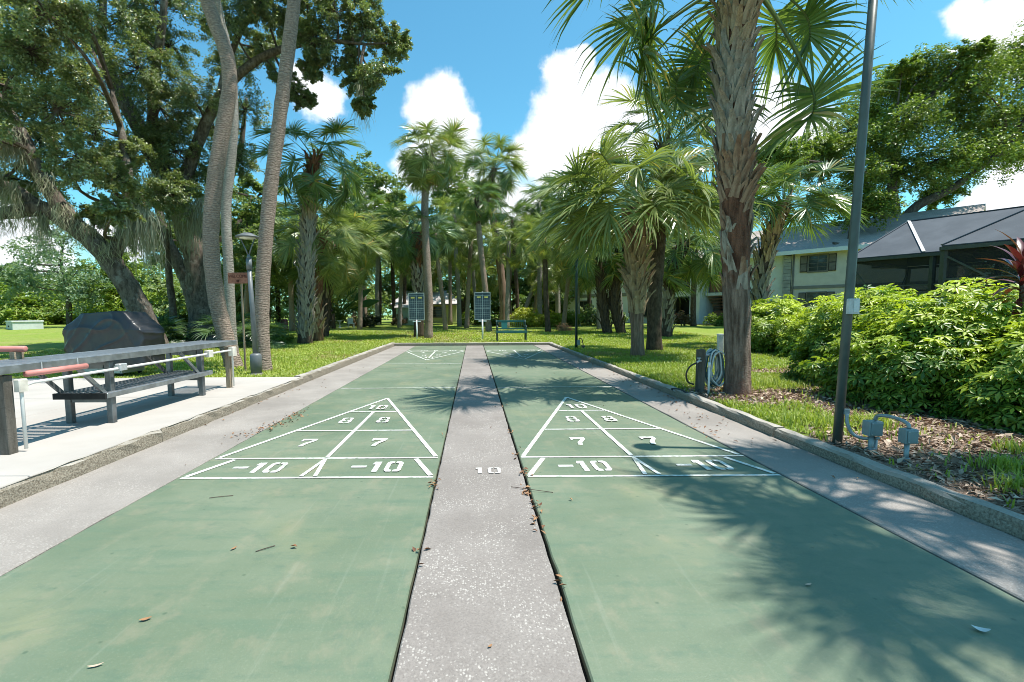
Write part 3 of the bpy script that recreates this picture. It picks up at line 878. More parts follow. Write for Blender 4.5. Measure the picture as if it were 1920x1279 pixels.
def palm(pts2, y, rb, rt, cr, label, bark='palm_bark', leaf='palm_leaf', n=34, boots=None, group=None, skirt=0, seed=0, dy=0.0, low=-1.0, name='cabbage_palm', swell=1.0, front=None):
    """pts2: (x, z) points up the trunk; cr: reach of the fronds; boots: (mat list, z from, z to, how many, size)"""
    rg = np.random.default_rng(seed + 100)
    x0, z0 = pts2[0]
    root = thing(name, label, 'palm tree', (x0, y, z0), group=group)
    P = [np.array([px - x0, 0 + dy * i / max(1, len(pts2) - 1), pz - z0]) for i, (px, pz) in enumerate(pts2)]
    P[0][2] -= 0.12
    sp = smooth_path(P, 6)
    m = len(sp)
    rad = [rb + (rt - rb) * (i / (m - 1)) for i in range(m)]
    rad[0] *= 1.22; rad[1] *= 1.12; rad[2] *= 1.05
    if len(sp) < 60:
        pass
    rad = [r * swell ** (math.sin(math.pi * i / (m - 1))) for i, r in enumerate(rad)]
    mb = MB().tube(sp, rad, 14, True, 0.05, rg)
    mb.build('trunk', bark, root, True)
    top = Vector(sp[-1])
    def at_height(z):
        for i in range(m - 1):
            if sp[i + 1][2] >= z:
                f = (z - sp[i][2]) / max(1e-6, sp[i + 1][2] - sp[i][2])
                return sp[i] * (1 - f) + sp[i + 1] * f, rad[i] * (1 - f) + rad[i + 1] * f
        return sp[-1], rad[-1]
    if boots:
        mats, za, zb, nb, size = boots
        for k in range(nb):
            f = (k + 0.5) / nb
            z = za + (zb - za) * f - z0
            c, rr = at_height(z)
            an = k * 2.39996 + rg.uniform(-0.15, 0.15)
            mt = mats[min(len(mats) - 1, int(f * len(mats) + rg.uniform(-0.4, 0.4)) if f * len(mats) > 0.4 else 0)]
            me = BOOTS[mt][rg.integers(4)]
            s = size * rg.uniform(0.85, 1.2)
            M = Matrix.Translation((c[0] + math.cos(an) * rr * 0.93, c[1] + math.sin(an) * rr * 0.93, c[2])) @ Matrix.Rotation(an, 4, 'Z') @ Matrix.Rotation(rg.uniform(0.0, 0.22), 4, 'Y') @ Matrix.Rotation(rg.uniform(-0.3, 0.3), 4, 'X') @ Matrix.Scale(s, 4)
            inst('boot', me, root, M)
    es = [78, 58, 38, 18, -4, -28, -50]
    sc = cr / 1.8
    for k in range(n):
        f = (k + 0.5) / n
        el = 80 - (80 - (-52)) * f ** 0.9
        if el < low * 50 and low > -1: el = low * 50
        e = min(es, key=lambda q: abs(q - el))
        me = FR[(leaf, e)][rg.integers(3)]
        an = k * 2.39996 + rg.uniform(-0.25, 0.25)
        if front is not None and el < front and -math.sin(an) > 0.4: continue
        s = sc * rg.uniform(0.78, 1.12) * (0.85 if f < 0.12 else 1)
        M = Matrix.Translation(top + Vector((math.cos(an) * rt * 0.5, math.sin(an) * rt * 0.5, -0.28 * f * sc + 0.1))) @ Matrix.Rotation(an, 4, 'Z') @ Matrix.Rotation(rg.uniform(-0.2, 0.2), 4, 'Y') @ Matrix.Rotation(rg.uniform(-0.7, 0.7), 4, 'X') @ Matrix.Scale(s, 4)
        inst('frond', me, root, M)
    for k in range(skirt):
        an = rg.uniform(0, 6.28)
        M = Matrix.Translation(top + Vector((math.cos(an) * rt * 0.8, math.sin(an) * rt * 0.8, -0.35 * sc))) @ Matrix.Rotation(an, 4, 'Z') @ Matrix.Scale(sc * rg.uniform(0.7, 1.0), 4)
        inst('frond', DRY[rg.integers(2)], root, M)
    return root

G_BACK = 'cabbage palms standing on the far lawn'
palm([(3.48, 0.07), (3.45, 0.76), (3.39, 1.73), (3.35, 2.53), (3.30, 3.32), (3.26, 4.09), (3.28, 4.6), (3.36, 5.4)], 6.31, 0.15, 0.19, 2.25,
     'large near palm with crisscrossed leaf stubs beside the coiled hose', 'palm_bark_banded', 'palm_leaf', 32, (['boot_brown', 'boot_grey', 'boot_grey', 'boot_grey', 'boot_tan', 'boot_tan'], 2.5, 5.25, 190, 0.8), seed=1, low=-0.35, front=72)
big = [o for o in scene.objects if o.name == 'cabbage_palm'][0]
rgb = np.random.default_rng(55)
for k in range(34):
    z = 1.25 + 1.35 * rgb.uniform() ** 0.8; an = rgb.uniform(0, 6.28)
    cx = -0.09 * (z / 1.73)
    inst('boot', BOOTS['boot_brown' if rgb.uniform() < 0.6 else 'boot_grey'][rgb.integers(4)], big, Matrix.Translation((cx + math.cos(an) * 0.148, math.sin(an) * 0.148, z)) @ Matrix.Rotation(an, 4, 'Z') @ Matrix.Rotation(rgb.uniform(-0.05, 0.1), 4, 'Y') @ Matrix.Rotation(rgb.uniform(-0.4, 0.4), 4, 'X') @ Matrix.Scale(rgb.uniform(0.5, 0.85), 4))
palm([(4.06, 0.07), (4.02, 0.97), (3.97, 2.0), (3.99, 2.9), (3.99, 3.7)], 11.91, 0.15, 0.19, 2.3,
     'short bushy palm with fanned tan leaf stubs halfway up its trunk', 'palm_bark_red', 'palm_leaf_pale', 50, (['boot_tan', 'boot_tan', 'boot_brown'], 1.15, 3.4, 110, 1.3), seed=2, low=0.3)
palm([(5.07, 0.07), (5.06, 1.53), (5.14, 3.28), (5.22, 4.72), (5.22, 5.7)], 13.55, 0.2, 0.15, 1.9,
     'smooth trunked palm close behind the bushy one, crown against the cloud', 'palm_bark_dark', 'palm_leaf_pale', 28, (['boot_dark'], 4.4, 5.6, 24, 1.0), seed=3)
palm([(8.57, 0.07), (8.53, 1.54), (8.7, 2.95), (9.1, 4.25)], 14.5, 0.176, 0.2, 1.75,
     'palm with lush green crown right behind the large near palm', 'palm_bark_dark', 'palm_leaf', 36, (['boot_grey', 'boot_tan'], 0.7, 4.2, 90, 1.1), seed=4, low=0.2)
palm([(6.39, 0.18), (6.12, 1.57), (5.94, 3.32), (5.77, 4.1)], 22.98, 0.2, 0.2, 1.9,
     'dark trunked palm, left one of the pair spreading in a V', 'palm_bark_dark', 'palm_leaf', 30, (['boot_dark'], 0.4, 4.0, 60, 1.1), seed=5)
palm([(7.05, 0.18), (6.75, 1.0), (6.64, 1.81), (6.80, 3.3), (6.95, 4.6)], 22.89, 0.21, 0.2, 2.15,
     'dark trunked palm, right one of the pair spreading in a V', 'palm_bark_dark', 'palm_leaf', 32, (['boot_dark'], 0.4, 4.4, 64, 1.1), seed=6)
palm([(8.05, 0.13), (8.06, 1.28), (8.25, 2.59), (8.7, 4.0)], 20.13, 0.2, 0.19, 2.15,
     'leaning palm with shaggy stubs in front of the open stairwell', 'palm_bark_dark', 'palm_leaf', 34, (['boot_grey', 'boot_dark'], 0.3, 3.9, 70, 1.1), seed=7)
palm([(-6.15, 0.09), (-6.05, 1.73), (-5.93, 3.63), (-5.78, 5.13), (-5.64, 6.24), (-5.57, 6.6)], 17.57, 0.24, 0.17, 1.95,
     'palm wrapped in grey crisscrossed leaf stubs from foot to crown', 'palm_bark_dark', 'palm_leaf', 28, (['boot_grey', 'boot_grey', 'boot_grey', 'boot_grey', 'boot_tan', 'boot_red'], 0.3, 6.6, 260, 1.05), seed=8)
palm([(-6.13, 0.11), (-6.16, 1.78), (-6.06, 3.42), (-5.9, 4.2)], 18.97, 0.2, 0.2, 1.75,
     'palm with reddish stubs tucked behind the grey stubbed palm', 'palm_bark_fibre', 'palm_leaf_pale', 30, (['boot_tan', 'boot_red', 'boot_red'], 0.4, 4.1, 80, 1.1), seed=9)
palm([(-6.75, 0.15), (-6.55, 1.87), (-6.27, 3.27), (-6.0, 4.2)], 21.65, 0.2, 0.2, 2.1,
     'palm with dark stubs and pale drooping crown left of the shed', 'palm_bark_dark', 'palm_leaf_pale', 36, (['boot_dark', 'boot_tan'], 0.4, 4.1, 76, 1.1), seed=10)
palm([(-10.23, 0.27), (-10.22, 2.07), (-10.23, 4.14), (-10.29, 4.9)], 27.24, 0.15, 0.135, 2.3,
     'slim bare trunked palm left of the grey stubbed palm', 'palm_bark', 'palm_leaf_dark', 30, group=G_BACK, seed=11)
palm([(-4.88, 0.07), (-5.04, 0.62), (-5.19, 1.38), (-5.26, 2.34), (-5.21, 3.18), (-5.08, 4.0), (-4.88, 4.92), (-4.73, 5.62), (-4.77, 6.22), (-4.94, 6.71), (-5.09, 7.2), (-5.24, 7.8), (-5.3, 9.0), (-5.3, 10.6)], 9.83, 0.165, 0.115, 2.1,
     'tall thick palm trunk curving up beside the end of the metal counter', 'palm_bark', 'palm_leaf', 30, seed=12)
palm([(-6.36, 0.07), (-6.37, 1.31), (-6.36, 2.55), (-6.36, 3.77), (-6.21, 4.84), (-6.06, 5.89), (-6.04, 6.93), (-6.13, 7.83), (-6.28, 8.59), (-6.44, 9.9), (-6.5, 11.8)], 12.69, 0.13, 0.10, 2.0,
     'thin pale grey palm trunk rising just behind the thick curving one', 'palm_bark_grey', 'palm_leaf', 28, seed=13)
palm([(-3.97, 0.07), (-3.99, 0.86), (-3.93, 1.83), (-3.83, 2.69), (-3.69, 3.63), (-3.51, 4.64), (-3.34, 5.63), (-3.18, 6.61), (-3.0, 8.0), (-2.9, 9.4), (-2.85, 10.6)], 9.1, 0.135, 0.105, 2.0,
     'tall smooth palm trunk leaning right directly behind the grey lamp post', 'palm_bark', 'palm_leaf', 30, seed=14)
palm([(-1.89, 0.13), (-1.84, 1.79), (-1.94, 4.18), (-1.94, 5.89), (-1.77, 7.15), (-1.67, 7.6)], 20.13, 0.17, 0.135, 1.6,
     'tallest lone palm beside the left scoreboard, round crown against the sky', 'palm_bark', 'palm_leaf_pale', 40, (['boot_dark', 'boot_tan'], 6.9, 7.6, 26, 0.8), skirt=5, seed=15)
palm([(-2.41, 0.15), (-2.39, 1.82), (-2.41, 3.43), (-2.51, 4.34), (-2.57, 4.6)], 21.21, 0.2, 0.3, 1.55,
     'stout palm with netted grey stubs right behind the left scoreboard', 'palm_bark_dark', 'palm_leaf_dark', 34, (['boot_grey', 'boot_grey', 'boot_red'], 1.2, 4.5, 110, 0.9), seed=16)
palm([(1.86, 0.33), (1.83, 2.07), (1.67, 4.02), (1.35, 6.28), (1.03, 8.03), (1.16, 9.29), (1.36, 9.9)], 30.0, 0.25, 0.18, 2.1,
     'tall palm bending left behind the bench, full crown against the sky', 'palm_bark_red', 'palm_leaf_pale', 42, group=G_BACK, skirt=4, seed=17)
palm([(0.8, 0.22), (0.67, 1.92), (0.46, 3.81), (0.26, 5.95), (0.24, 6.8)], 24.94, 0.15, 0.13, 1.4,
     'slim leaning palm right behind the right scoreboard', 'palm_bark', 'palm_leaf', 30, (['boot_dark'], 5.6, 6.8, 24, 0.9), group=G_BACK, seed=18)
palm([(2.56, 0.39), (2.48, 2.93), (2.63, 5.5), (2.71, 6.9)], 34.0, 0.169, 0.16, 1.9,
     'reddish palm trunk that forks up from beside the bending tall palm', 'palm_bark_red', 'palm_leaf_pale', 28, group=G_BACK, seed=19)
palm([(-1.56, 0.27), (-1.72, 2.01), (-1.94, 3.79), (-2.07, 4.96), (-2.09, 5.6)], 27.28, 0.125, 0.105, 1.5,
     'slender left leaning palm between the two scoreboards', 'palm_bark', 'palm_leaf_dark', 28, group=G_BACK, seed=20)
palm([(-0.89, 0.35), (-0.93, 2.46), (-1.08, 4.82), (-1.1, 6.49), (-1.19, 7.4)], 31.1, 0.138, 0.12, 1.75,
     'slender upright palm midway between the two scoreboards', 'palm_bark_grey', 'palm_leaf_pale', 30, group=G_BACK, skirt=3, seed=21)
palm([(4.52, 0.38), (4.5, 3.58), (4.49, 6.77), (4.41, 8.5)], 33.0, 0.164, 0.146, 1.75,
     'tall palm behind the yellow hedge, left of two crowns that touch', 'palm_bark_grey', 'palm_leaf', 32, group=G_BACK, skirt=3, seed=22)
palm([(6.28, 0.41), (6.24, 4.57), (6.3, 7.65), (6.35, 9.9)], 36.0, 0.179, 0.159, 2.1,
     'tall palm behind the yellow hedge, right of two crowns that touch', 'palm_bark_grey', 'palm_leaf', 34, group=G_BACK, seed=23)
palm([(3.74, 0.2), (3.62, 1.87), (3.56, 3.45), (3.52, 5.0)], 24.14, 0.133, 0.12, 1.55,
     'single dark palm trunk in front of the yellow hedge', 'palm_bark_dark', 'palm_leaf_pale', 30, seed=24)
palm([(-8.17, 0.41), (-8.35, 2.72), (-8.62, 4.68), (-8.74, 5.7)], 36.0, 0.159, 0.139, 2.3,
     'left leaning thin palm behind the dark clipped bush', 'palm_bark_grey', 'palm_leaf_pale', 30, group=G_BACK, seed=25)
palm([(-6.74, 0.39), (-6.73, 2.63), (-6.63, 5.2), (-6.66, 7.1)], 34.0, 0.15, 0.131, 2.15,
     'straight thin palm right of the dark clipped bush', 'palm_bark_grey', 'palm_leaf', 30, group=G_BACK, seed=26)
palm([(-8.72, 0.42), (-8.81, 4.2), (-8.98, 6.5), (-9.11, 7.6)], 39.0, 0.177, 0.155, 2.5,
     'furthest palm behind the dark clipped bush', 'palm_bark', 'palm_leaf_pale', 30, group=G_BACK, seed=27)
palm([(3.23, 0.39), (3.83, 2.0), (4.38, 3.29), (4.79, 4.1)], 34.0, 0.15, 0.131, 1.7,
     'strongly slanting palm trunk rising over the yellow hedge', 'palm_bark_grey', 'palm_leaf_pale', 26, group=G_BACK, seed=28)
palm([(4.45, 0.41), (4.64, 2.24), (4.83, 3.8), (5.06, 5.1)], 36.0, 0.139, 0.119, 1.8,
     'right leaning thin palm just beyond the strongly slanting one', 'palm_bark', 'palm_leaf', 26, group=G_BACK, seed=29)
palm([(-12.12, 0.33), (-12.09, 2.82), (-12.26, 5.09), (-12.32, 6.4)], 30.0, 0.149, 0.133, 2.35,
     'palm in the shade just right of the leaning smooth trunk', 'palm_bark_dark', 'palm_leaf_dark', 30, group=G_BACK, seed=30)
palm([(-5.87, 0.41), (-5.91, 2.31), (-5.94, 4.66), (-5.92, 7.0)], 36.0, 0.139, 0.139, 2.2,
     'palm with broad dark crown just left of the shed', 'palm_bark_dark', 'palm_leaf_dark', 32, group=G_BACK, seed=31)
palm([(13.18, 0.31), (13.12, 1.96), (13.16, 3.85), (13.19, 5.5)], 29.0, 0.16, 0.144, 2.4,
     'palm hiding the apartment roof left of the large near palm', 'palm_bark_dark', 'palm_leaf', 32, seed=32)
palm([(-9.4, 0.3), (-9.2, 2.5), (-9.1, 4.0)], 29.5, 0.15, 0.14, 2.4,
     'low pale palm filling the gap behind the reddish stubbed palm', 'palm_bark_dark', 'palm_leaf_pale', 34, group=G_BACK, seed=33)
palm([(6.6, 0.35), (6.5, 2.6), (6.3, 4.4)], 30.5, 0.15, 0.14, 2.2,
     'pale palm crown low behind the dark pole of the green lamp', 'palm_bark_grey', 'palm_leaf_pale', 32, group=G_BACK, seed=34)
palm([(1.0, 0.4), (0.9, 2.6), (0.7, 4.6)], 37.0, 0.15, 0.14, 2.2,
     'low pale palm far behind the right scoreboard', 'palm_bark_dark', 'palm_leaf_pale', 30, group=G_BACK, seed=35)
palm([(-3.4, 0.4), (-3.5, 2.6), (-3.6, 5.2)], 37.0, 0.15, 0.14, 2.2,
     'palm over the pale roof behind the left scoreboard', 'palm_bark', 'palm_leaf_pale', 30, group=G_BACK, seed=36)
palm([(5.5, 0.07), (5.45, 2.5), (5.4, 4.5), (5.35, 6.5)], 2.22, 0.2, 0.17, 1.75,
     'palm just outside the picture whose fronds shade the near right court', 'palm_bark', 'palm_leaf', 44, seed=37)

GROVE = ['just right of the reddish stubbed palm', 'over the left corner of the shed', 'hidden behind the stout netted palm', 'a little left of the right scoreboard', 'over the left half of the bench', 'over the right half of the bench', 'left beside the thin dark light pole', 'left of the V shaped pair of palms', 'crown above the reddish stubbed palm', 'seen between the two tall smooth trunks', 'rising above the right scoreboard', 'right beside the thin dark light pole', 'left of the maroon clipped bush', 'between the V shaped pair of palms', 'rising above the pale shed', 'left of the upright palm between the scoreboards', 'right behind the smooth trunked palm', 'rising above the maroon clipped bush']
for k, (x, y, zt, cr, lf) in enumerate([(-8.0, 26, 5.2, 1.9, 'palm_leaf_pale'), (-4.6, 30, 6.0, 1.9, 'palm_leaf_pale'), (-3.2, 28.5, 5.0, 1.7, 'palm_leaf'), (-0.4, 28.2, 5.3, 1.7, 'palm_leaf_pale'), (1.9, 27.5, 5.2, 1.6, 'palm_leaf_pale'), (2.9, 31, 7.0, 1.8, 'palm_leaf'),
        (5.2, 28, 5.0, 1.8, 'palm_leaf_pale'), (6.9, 26.5, 4.5, 1.9, 'palm_leaf'), (-9.8, 33, 7.2, 2.2, 'palm_leaf_pale'), (-12.3, 26, 5.2, 2.0, 'palm_leaf'), (0.2, 35, 8.0, 2.0, 'palm_leaf_pale'), (7.6, 32, 6.6, 2.0, 'palm_leaf_pale'), (-6.6, 28, 5.6, 1.8, 'palm_leaf_pale'), (9.2, 30, 5.6, 2.0, 'palm_leaf'), (-4.9, 34, 7.6, 2.0, 'palm_leaf_pale'), (-1.6, 33.5, 6.6, 1.9, 'palm_leaf_pale'), (10.6, 27, 4.8, 2.0, 'palm_leaf_pale'), (-7.4, 31.5, 7.8, 1.9, 'palm_leaf')]):
    z0 = float(zl(y)); ln = 0.5 * math.sin(k * 2.3)
    palm([(x, z0), (x + ln * 0.4, z0 + (zt - z0) * 0.45), (x + ln, zt)], y, 0.13, 0.11, cr, 'slim palm of the far grove, ' + GROVE[k], ['palm_bark', 'palm_bark_grey', 'palm_bark_dark'][k % 3], lf, 30, group='slim palms filling the far grove', seed=60 + k, skirt=k % 3)

# ================================================================== BROADLEAF TREES
def crown_points(clusters, rng, sub=14, per=110, spread=0.24, flat=0.65):
    """leaf positions in clumps that fill the given ellipsoids (x, y, z, rx, ry, rz); returns leaf points, clump centres with cluster index, outward vectors"""
    pts = []; subs = []; outs = []
    for ci, (x, y, z, rx, ry, rz) in enumerate(clusters):
        n = max(3, int(sub * rng.uniform(0.75, 1.25)))
        d = unit(rng.normal(size=(n, 3))); rr = rng.uniform(0.25, 1.0, (n, 1)) ** 0.5
        c = np.array([x, y, z]) + d * rr * np.array([rx, ry, rz])
        size = (rx + ry + rz) / 3
        for k in range(n):
            m = int(per * rng.uniform(0.5, 1.4))
            dr = unit(d[k] * 0.8 + rng.normal(0, 0.55, 3) + np.array([0, 0, -0.1]))
            sc_ = spread * size * rng.uniform(0.6, 1.3)
            al = rng.uniform(-1.6, 2.1, (m, 1))
            q = dr * al * sc_ * 1.25 + rng.normal(size=(m, 3)) * np.array([1, 1, flat]) * sc_ * 0.62 * (1.15 - 0.3 * np.abs(al)) - np.array([0, 0, 1.0]) * sc_ * 0.12 * np.maximum(al, 0) ** 2
            pts.append(c[k] + q)
            outs.append(np.tile(d[k] * 0.5, (m, 1)))
            subs.append((ci, c[k]))
    return np.concatenate(pts), subs, np.concatenate(outs)
def tree(name, label, base, limbs, clusters, leaf, rng, leafsize=0.09, sub=14, per=110, group=None, bark='oak_bark', twigs=True, aspect=0.5, spread=0.24, cat='tree', tlow=0.0):
    """limbs: list of (points, radii) in world space; clusters: ellipsoids in world space"""
    b = np.array(base, float)
    root = thing(name, label, cat, tuple(base), group=group)
    lim = []
    for k, (pts, rad) in enumerate(limbs):
        sp = smooth_path([np.array(p) - b for p in pts], 7)
        rr = np.interp(np.linspace(0, 1, len(sp)), np.linspace(0, 1, len(rad)), rad)
        MB().tube(sp, list(rr), 12 if k == 0 else 9, True, 0.09, rng).build('trunk' if k == 0 else 'limb', bark, root, True)
        lim.append(np.array(sp))
    allp = np.concatenate(lim)
    cl = [(x - b[0], y - b[1], z - b[2], rx, ry, rz) for (x, y, z, rx, ry, rz) in clusters]
    pts, subs, outs = crown_points(cl, rng, sub, per, spread)
    mb = MB()
    for (x, y, z, rx, ry, rz) in cl:
        c = np.array([x, y, z])
        j = np.argmin(np.linalg.norm(allp - c + np.array([0, 0, 0.6]), axis=1))
        a = allp[j]
        L = np.linalg.norm(c - a)
        mid = (a + c) / 2 + rng.normal(0, 0.12 * L, 3) * np.array([1, 1, 0.5])
        q = smooth_path([a, mid, c], 4)
        r0 = 0.018 * L + 0.02
        mb.tube(q, list(np.linspace(r0, 0.02, len(q))), 5, False)
    if twigs:
        for ci, c in subs:
            x, y, z = cl[ci][:3]
            a = np.array([x, y, z]); mid = (a + c) / 2 + rng.normal(0, 0.08, 3)
            mb.tube([a, mid, c], [0.018, 0.012, 0.005], 3, False)
    tag(mb.build('branches', 'twig_bark', root), kind='stuff')
    n = len(pts)
    o = link(bpy.data.objects.new('crown', leaves('crown', pts, leafsize, leafsize * aspect, leaf, rng, 0.5, None, outs)))
    o.parent = root
    return root
def px_cluster(px, py, y, r, squash=0.8):
    """where a clump stands that fills r pixels of the photograph at distance y"""
    s = y / 905.0
    return ((px - 885) * s, y, CAM_H + (587 - py) * s, r * s, r * s, r * s * squash)
rg = np.random.default_rng(21)
# --- near live oak with the long limb reaching left
cl = []
for (px, py, r) in [(-40, 330, 60), (30, 350, 42), (90, 350, 44), (20, 270, 50), (90, 270, 50), (160, 300, 48), (220, 340, 44), (-20, 200, 60), (60, 190, 52), (135, 215, 52), (200, 250, 50), (-60, 100, 70), (30, 110, 55), (100, 120, 52), (165, 150, 48), (-30, 20, 70), (50, 30, 60), (120, 45, 58), (190, 70, 48), (240, 400, 30), (200, 395, 26), (-90, 260, 70), (60, -50, 60), (140, -40, 60), (260, 300, 40)]:
    cl.append(px_cluster(px + rg.uniform(-8, 8), py + rg.uniform(-8, 8), rg.uniform(11.5, 16.5), r))
tree('live_oak', 'live oak whose long heavy limb sweeps low over the left lawn', (-9.62, 14.5, 0.07),
     [([(-9.60, 14.5, -0.1), (-9.75, 14.5, 0.6), (-10.0, 14.5, 1.35), (-10.41, 14.4, 2.3), (-10.94, 14.3, 3.16), (-11.61, 14.2, 3.79), (-12.28, 14.1, 4.21), (-13.16, 14.0, 4.11), (-13.96, 13.9, 4.01), (-15.2, 13.6, 4.3)], [0.46, 0.33, 0.30, 0.28, 0.25, 0.20, 0.15, 0.11]),
      ([(-11.3, 14.25, 3.5), (-12.0, 14.0, 4.7), (-12.4, 13.7, 6.2), (-13.2, 13.4, 8.0), (-13.4, 13.2, 10.0)], [0.24, 0.2, 0.15, 0.1, 0.05]),
      ([(-12.3, 14.1, 4.2), (-13.4, 14.3, 4.9), (-14.8, 14.6, 5.1), (-16.4, 14.6, 5.4)], [0.18, 0.13, 0.09, 0.05]),
      ([(-10.6, 14.35, 2.8), (-10.2, 14.6, 4.2), (-10.4, 14.9, 6.0), (-10.9, 15.2, 8.0)], [0.2, 0.16, 0.12, 0.06])],
     cl, 'oak_leaf', rg, 0.087, 28, 215, spread=0.21)
# --- second live oak, upright trunk, branches over to the right against the sky
cl = []
for (px, py, r, ya, yb) in [(270, 60, 55, 15, 19), (330, 30, 55, 15, 19), (290, 140, 52, 15, 19), (350, 110, 50, 16, 19), (240, 190, 50, 15, 19), (320, 210, 52, 15, 19), (380, 190, 48, 16, 20), (280, 280, 50, 15, 19), (350, 290, 50, 15, 19), (330, 360, 44, 15, 19), (390, 330, 40, 17, 20), (270, 370, 34, 15, 18), (450, 60, 44, 16, 20), (460, 140, 44, 17, 20), (470, 220, 44, 18, 21), (460, 300, 40, 18, 21), (510, 30, 40, 16, 19), (560, 60, 38, 16, 19), (520, 110, 32, 16, 19), (590, 20, 42, 15, 18), (640, 50, 40, 15, 18), (610, 100, 34, 15, 18), (690, 80, 36, 15, 17), (740, 110, 30, 15, 17), (660, 130, 30, 15, 17), (710, 150, 32, 15, 17), (680, 180, 24, 15, 17), (600, 150, 22, 16, 18), (690, 212, 17, 15.5, 16), (640, -20, 45, 15, 18), (700, 10, 34, 15, 17), (400, 0, 50, 16, 20), (330, -50, 60, 15, 19), (520, -40, 55, 15, 19), (580, 200, 22, 16, 18), (545, 165, 26, 16, 18), (690, -40, 40, 15, 18), (420, 250, 36, 18, 21)]:
    cl.append(px_cluster(px + rg.uniform(-6, 6), py + rg.uniform(-6, 6), rg.uniform(ya, yb), r))
tree('live_oak', 'live oak with upright mossy trunk between the grill and the palms', (-10.0, 18.0, 0.08),
     [([(-9.98, 18, -0.1), (-10.0, 18, 0.7), (-10.04, 18, 1.78), (-10.13, 18, 3.14), (-10.41, 18, 4.11), (-10.73, 17.9, 5.26), (-11.32, 17.7, 6.78), (-12.07, 17.4, 8.64), (-12.54, 17.2, 10.1), (-12.2, 17, 12.2)], [0.74, 0.54, 0.5, 0.46, 0.4, 0.32, 0.24, 0.18, 0.08]),
      ([(-10.7, 17.9, 5.2), (-9.75, 17.6, 7.1), (-8.71, 17.3, 8.6), (-7.47, 16.9, 9.45), (-6.17, 16.6, 9.85), (-4.65, 16.3, 9.9), (-3.4, 16.1, 9.7)], [0.26, 0.2, 0.16, 0.12, 0.08, 0.04]),
      ([(-8.71, 17.3, 8.6), (-8.0, 17.0, 10.1), (-6.9, 16.7, 11.3), (-5.2, 16.4, 11.9)], [0.14, 0.1, 0.07, 0.04]),
      ([(-10.4, 18, 4.1), (-9.6, 18.6, 5.4), (-9.0, 19.2, 7.4), (-8.8, 19.6, 9.6)], [0.22, 0.17, 0.12, 0.05]),
      ([(-11.3, 17.7, 6.7), (-10.8, 17.0, 8.6), (-10.0, 16.5, 10.8), (-9.6, 16.2, 13.0)], [0.2, 0.16, 0.12, 0.05])],
     cl, 'oak_leaf', rg, 0.087, 27, 195, spread=0.21)
# --- leaning oak behind
cl = [px_cluster(px, py, rg.uniform(20, 24), r) for (px, py, r) in [(290, 420, 34), (250, 440, 30), (330, 440, 30), (440, 360, 44), (470, 430, 44), (450, 500, 40), (490, 370, 40), (310, 470, 24), (410, 420, 34), (360, 450, 24)]]
tree('live_oak', 'leaning grey oak trunk seen between the two mossy oaks', (-11.6, 20.5, 0.1),
     [([(-11.5, 20.5, 0.0), (-11.7, 20.5, 1.2), (-11.95, 20.5, 2.3), (-12.4, 20.5, 3.4), (-12.9, 20.5, 4.6), (-13.2, 20.5, 6.5)], [0.36, 0.32, 0.3, 0.26, 0.2, 0.1]),
      ([(-12.0, 20.5, 2.4), (-11.2, 21.0, 4.0), (-10.2, 21.5, 5.2), (-9.8, 22.0, 6.4)], [0.2, 0.15, 0.1, 0.05])],
     cl, 'wood_leaf', rg, 0.17, 14, 150)
tree('young_tree', 'slim greenish tree trunk standing between the mossy oaks', (-11.4, 18.4, 0.08),
     [([(-11.4, 18.4, 0), (-11.42, 18.4, 1.4), (-11.5, 18.4, 2.8), (-11.45, 18.4, 4.4)], [0.15, 0.13, 0.12, 0.05])],
     [(-11.4, 18.4, 4.6, 0.9, 0.9, 0.6)], 'oak_leaf', rg, 0.1, 8, 70)
# --- oak beyond the shade canopies
cl = []
for (px, py, r) in [(1560, 270, 42), (1600, 230, 44), (1640, 190, 44), (1690, 170, 44), (1740, 170, 46), (1790, 175, 46), (1840, 150, 46), (1890, 160, 50), (1620, 290, 46), (1680, 250, 50), (1750, 240, 52), (1820, 240, 52), (1890, 240, 52), (1590, 340, 40), (1650, 330, 40), (1720, 310, 44), (1790, 310, 46), (1850, 300, 40), (1530, 300, 32), (1500, 290, 26), (1460, 300, 26), (1430, 305, 22), (1570, 400, 32), (1620, 390, 30), (1900, 120, 36), (1950, 180, 60), (1960, 260, 60), (1740, 370, 26), (1560, 440, 20), (1650, 150, 20), (1500, 330, 28), (1780, 120, 20)]:
    cl.append(px_cluster(px + rg.uniform(-6, 6), py + rg.uniform(-6, 6), rg.uniform(26.5, 31), r, 0.75))
tree('live_oak', 'broad oak spreading over the roof behind the shade canopies', (24.1, 28.5, 0.3),
     [([(24.1, 28.5, 0.0), (24.1, 28.5, 3.0), (24.2, 28.5, 5.2), (24.3, 28.5, 6.6), (24.0, 28.4, 8.4), (24.2, 28.3, 10.5)], [0.5, 0.45, 0.42, 0.34, 0.22, 0.1]),
      ([(24.2, 28.5, 5.4), (25.2, 28.2, 7.0), (26.9, 27.8, 8.0), (28.8, 27.5, 9.6)], [0.3, 0.26, 0.2, 0.1]),
      ([(24.2, 28.5, 5.6), (23.2, 28.4, 7.4), (21.8, 28.2, 8.8), (20.4, 28.0, 9.4)], [0.26, 0.2, 0.14, 0.06]),
      ([(24.1, 28.5, 4.6), (22.6, 28.0, 5.0), (21.0, 27.4, 4.8), (19.8, 27.0, 4.9)], [0.2, 0.17, 0.13, 0.06])],
     cl, 'oak_leaf_bright', rg, 0.17, 30, 145, spread=0.3)
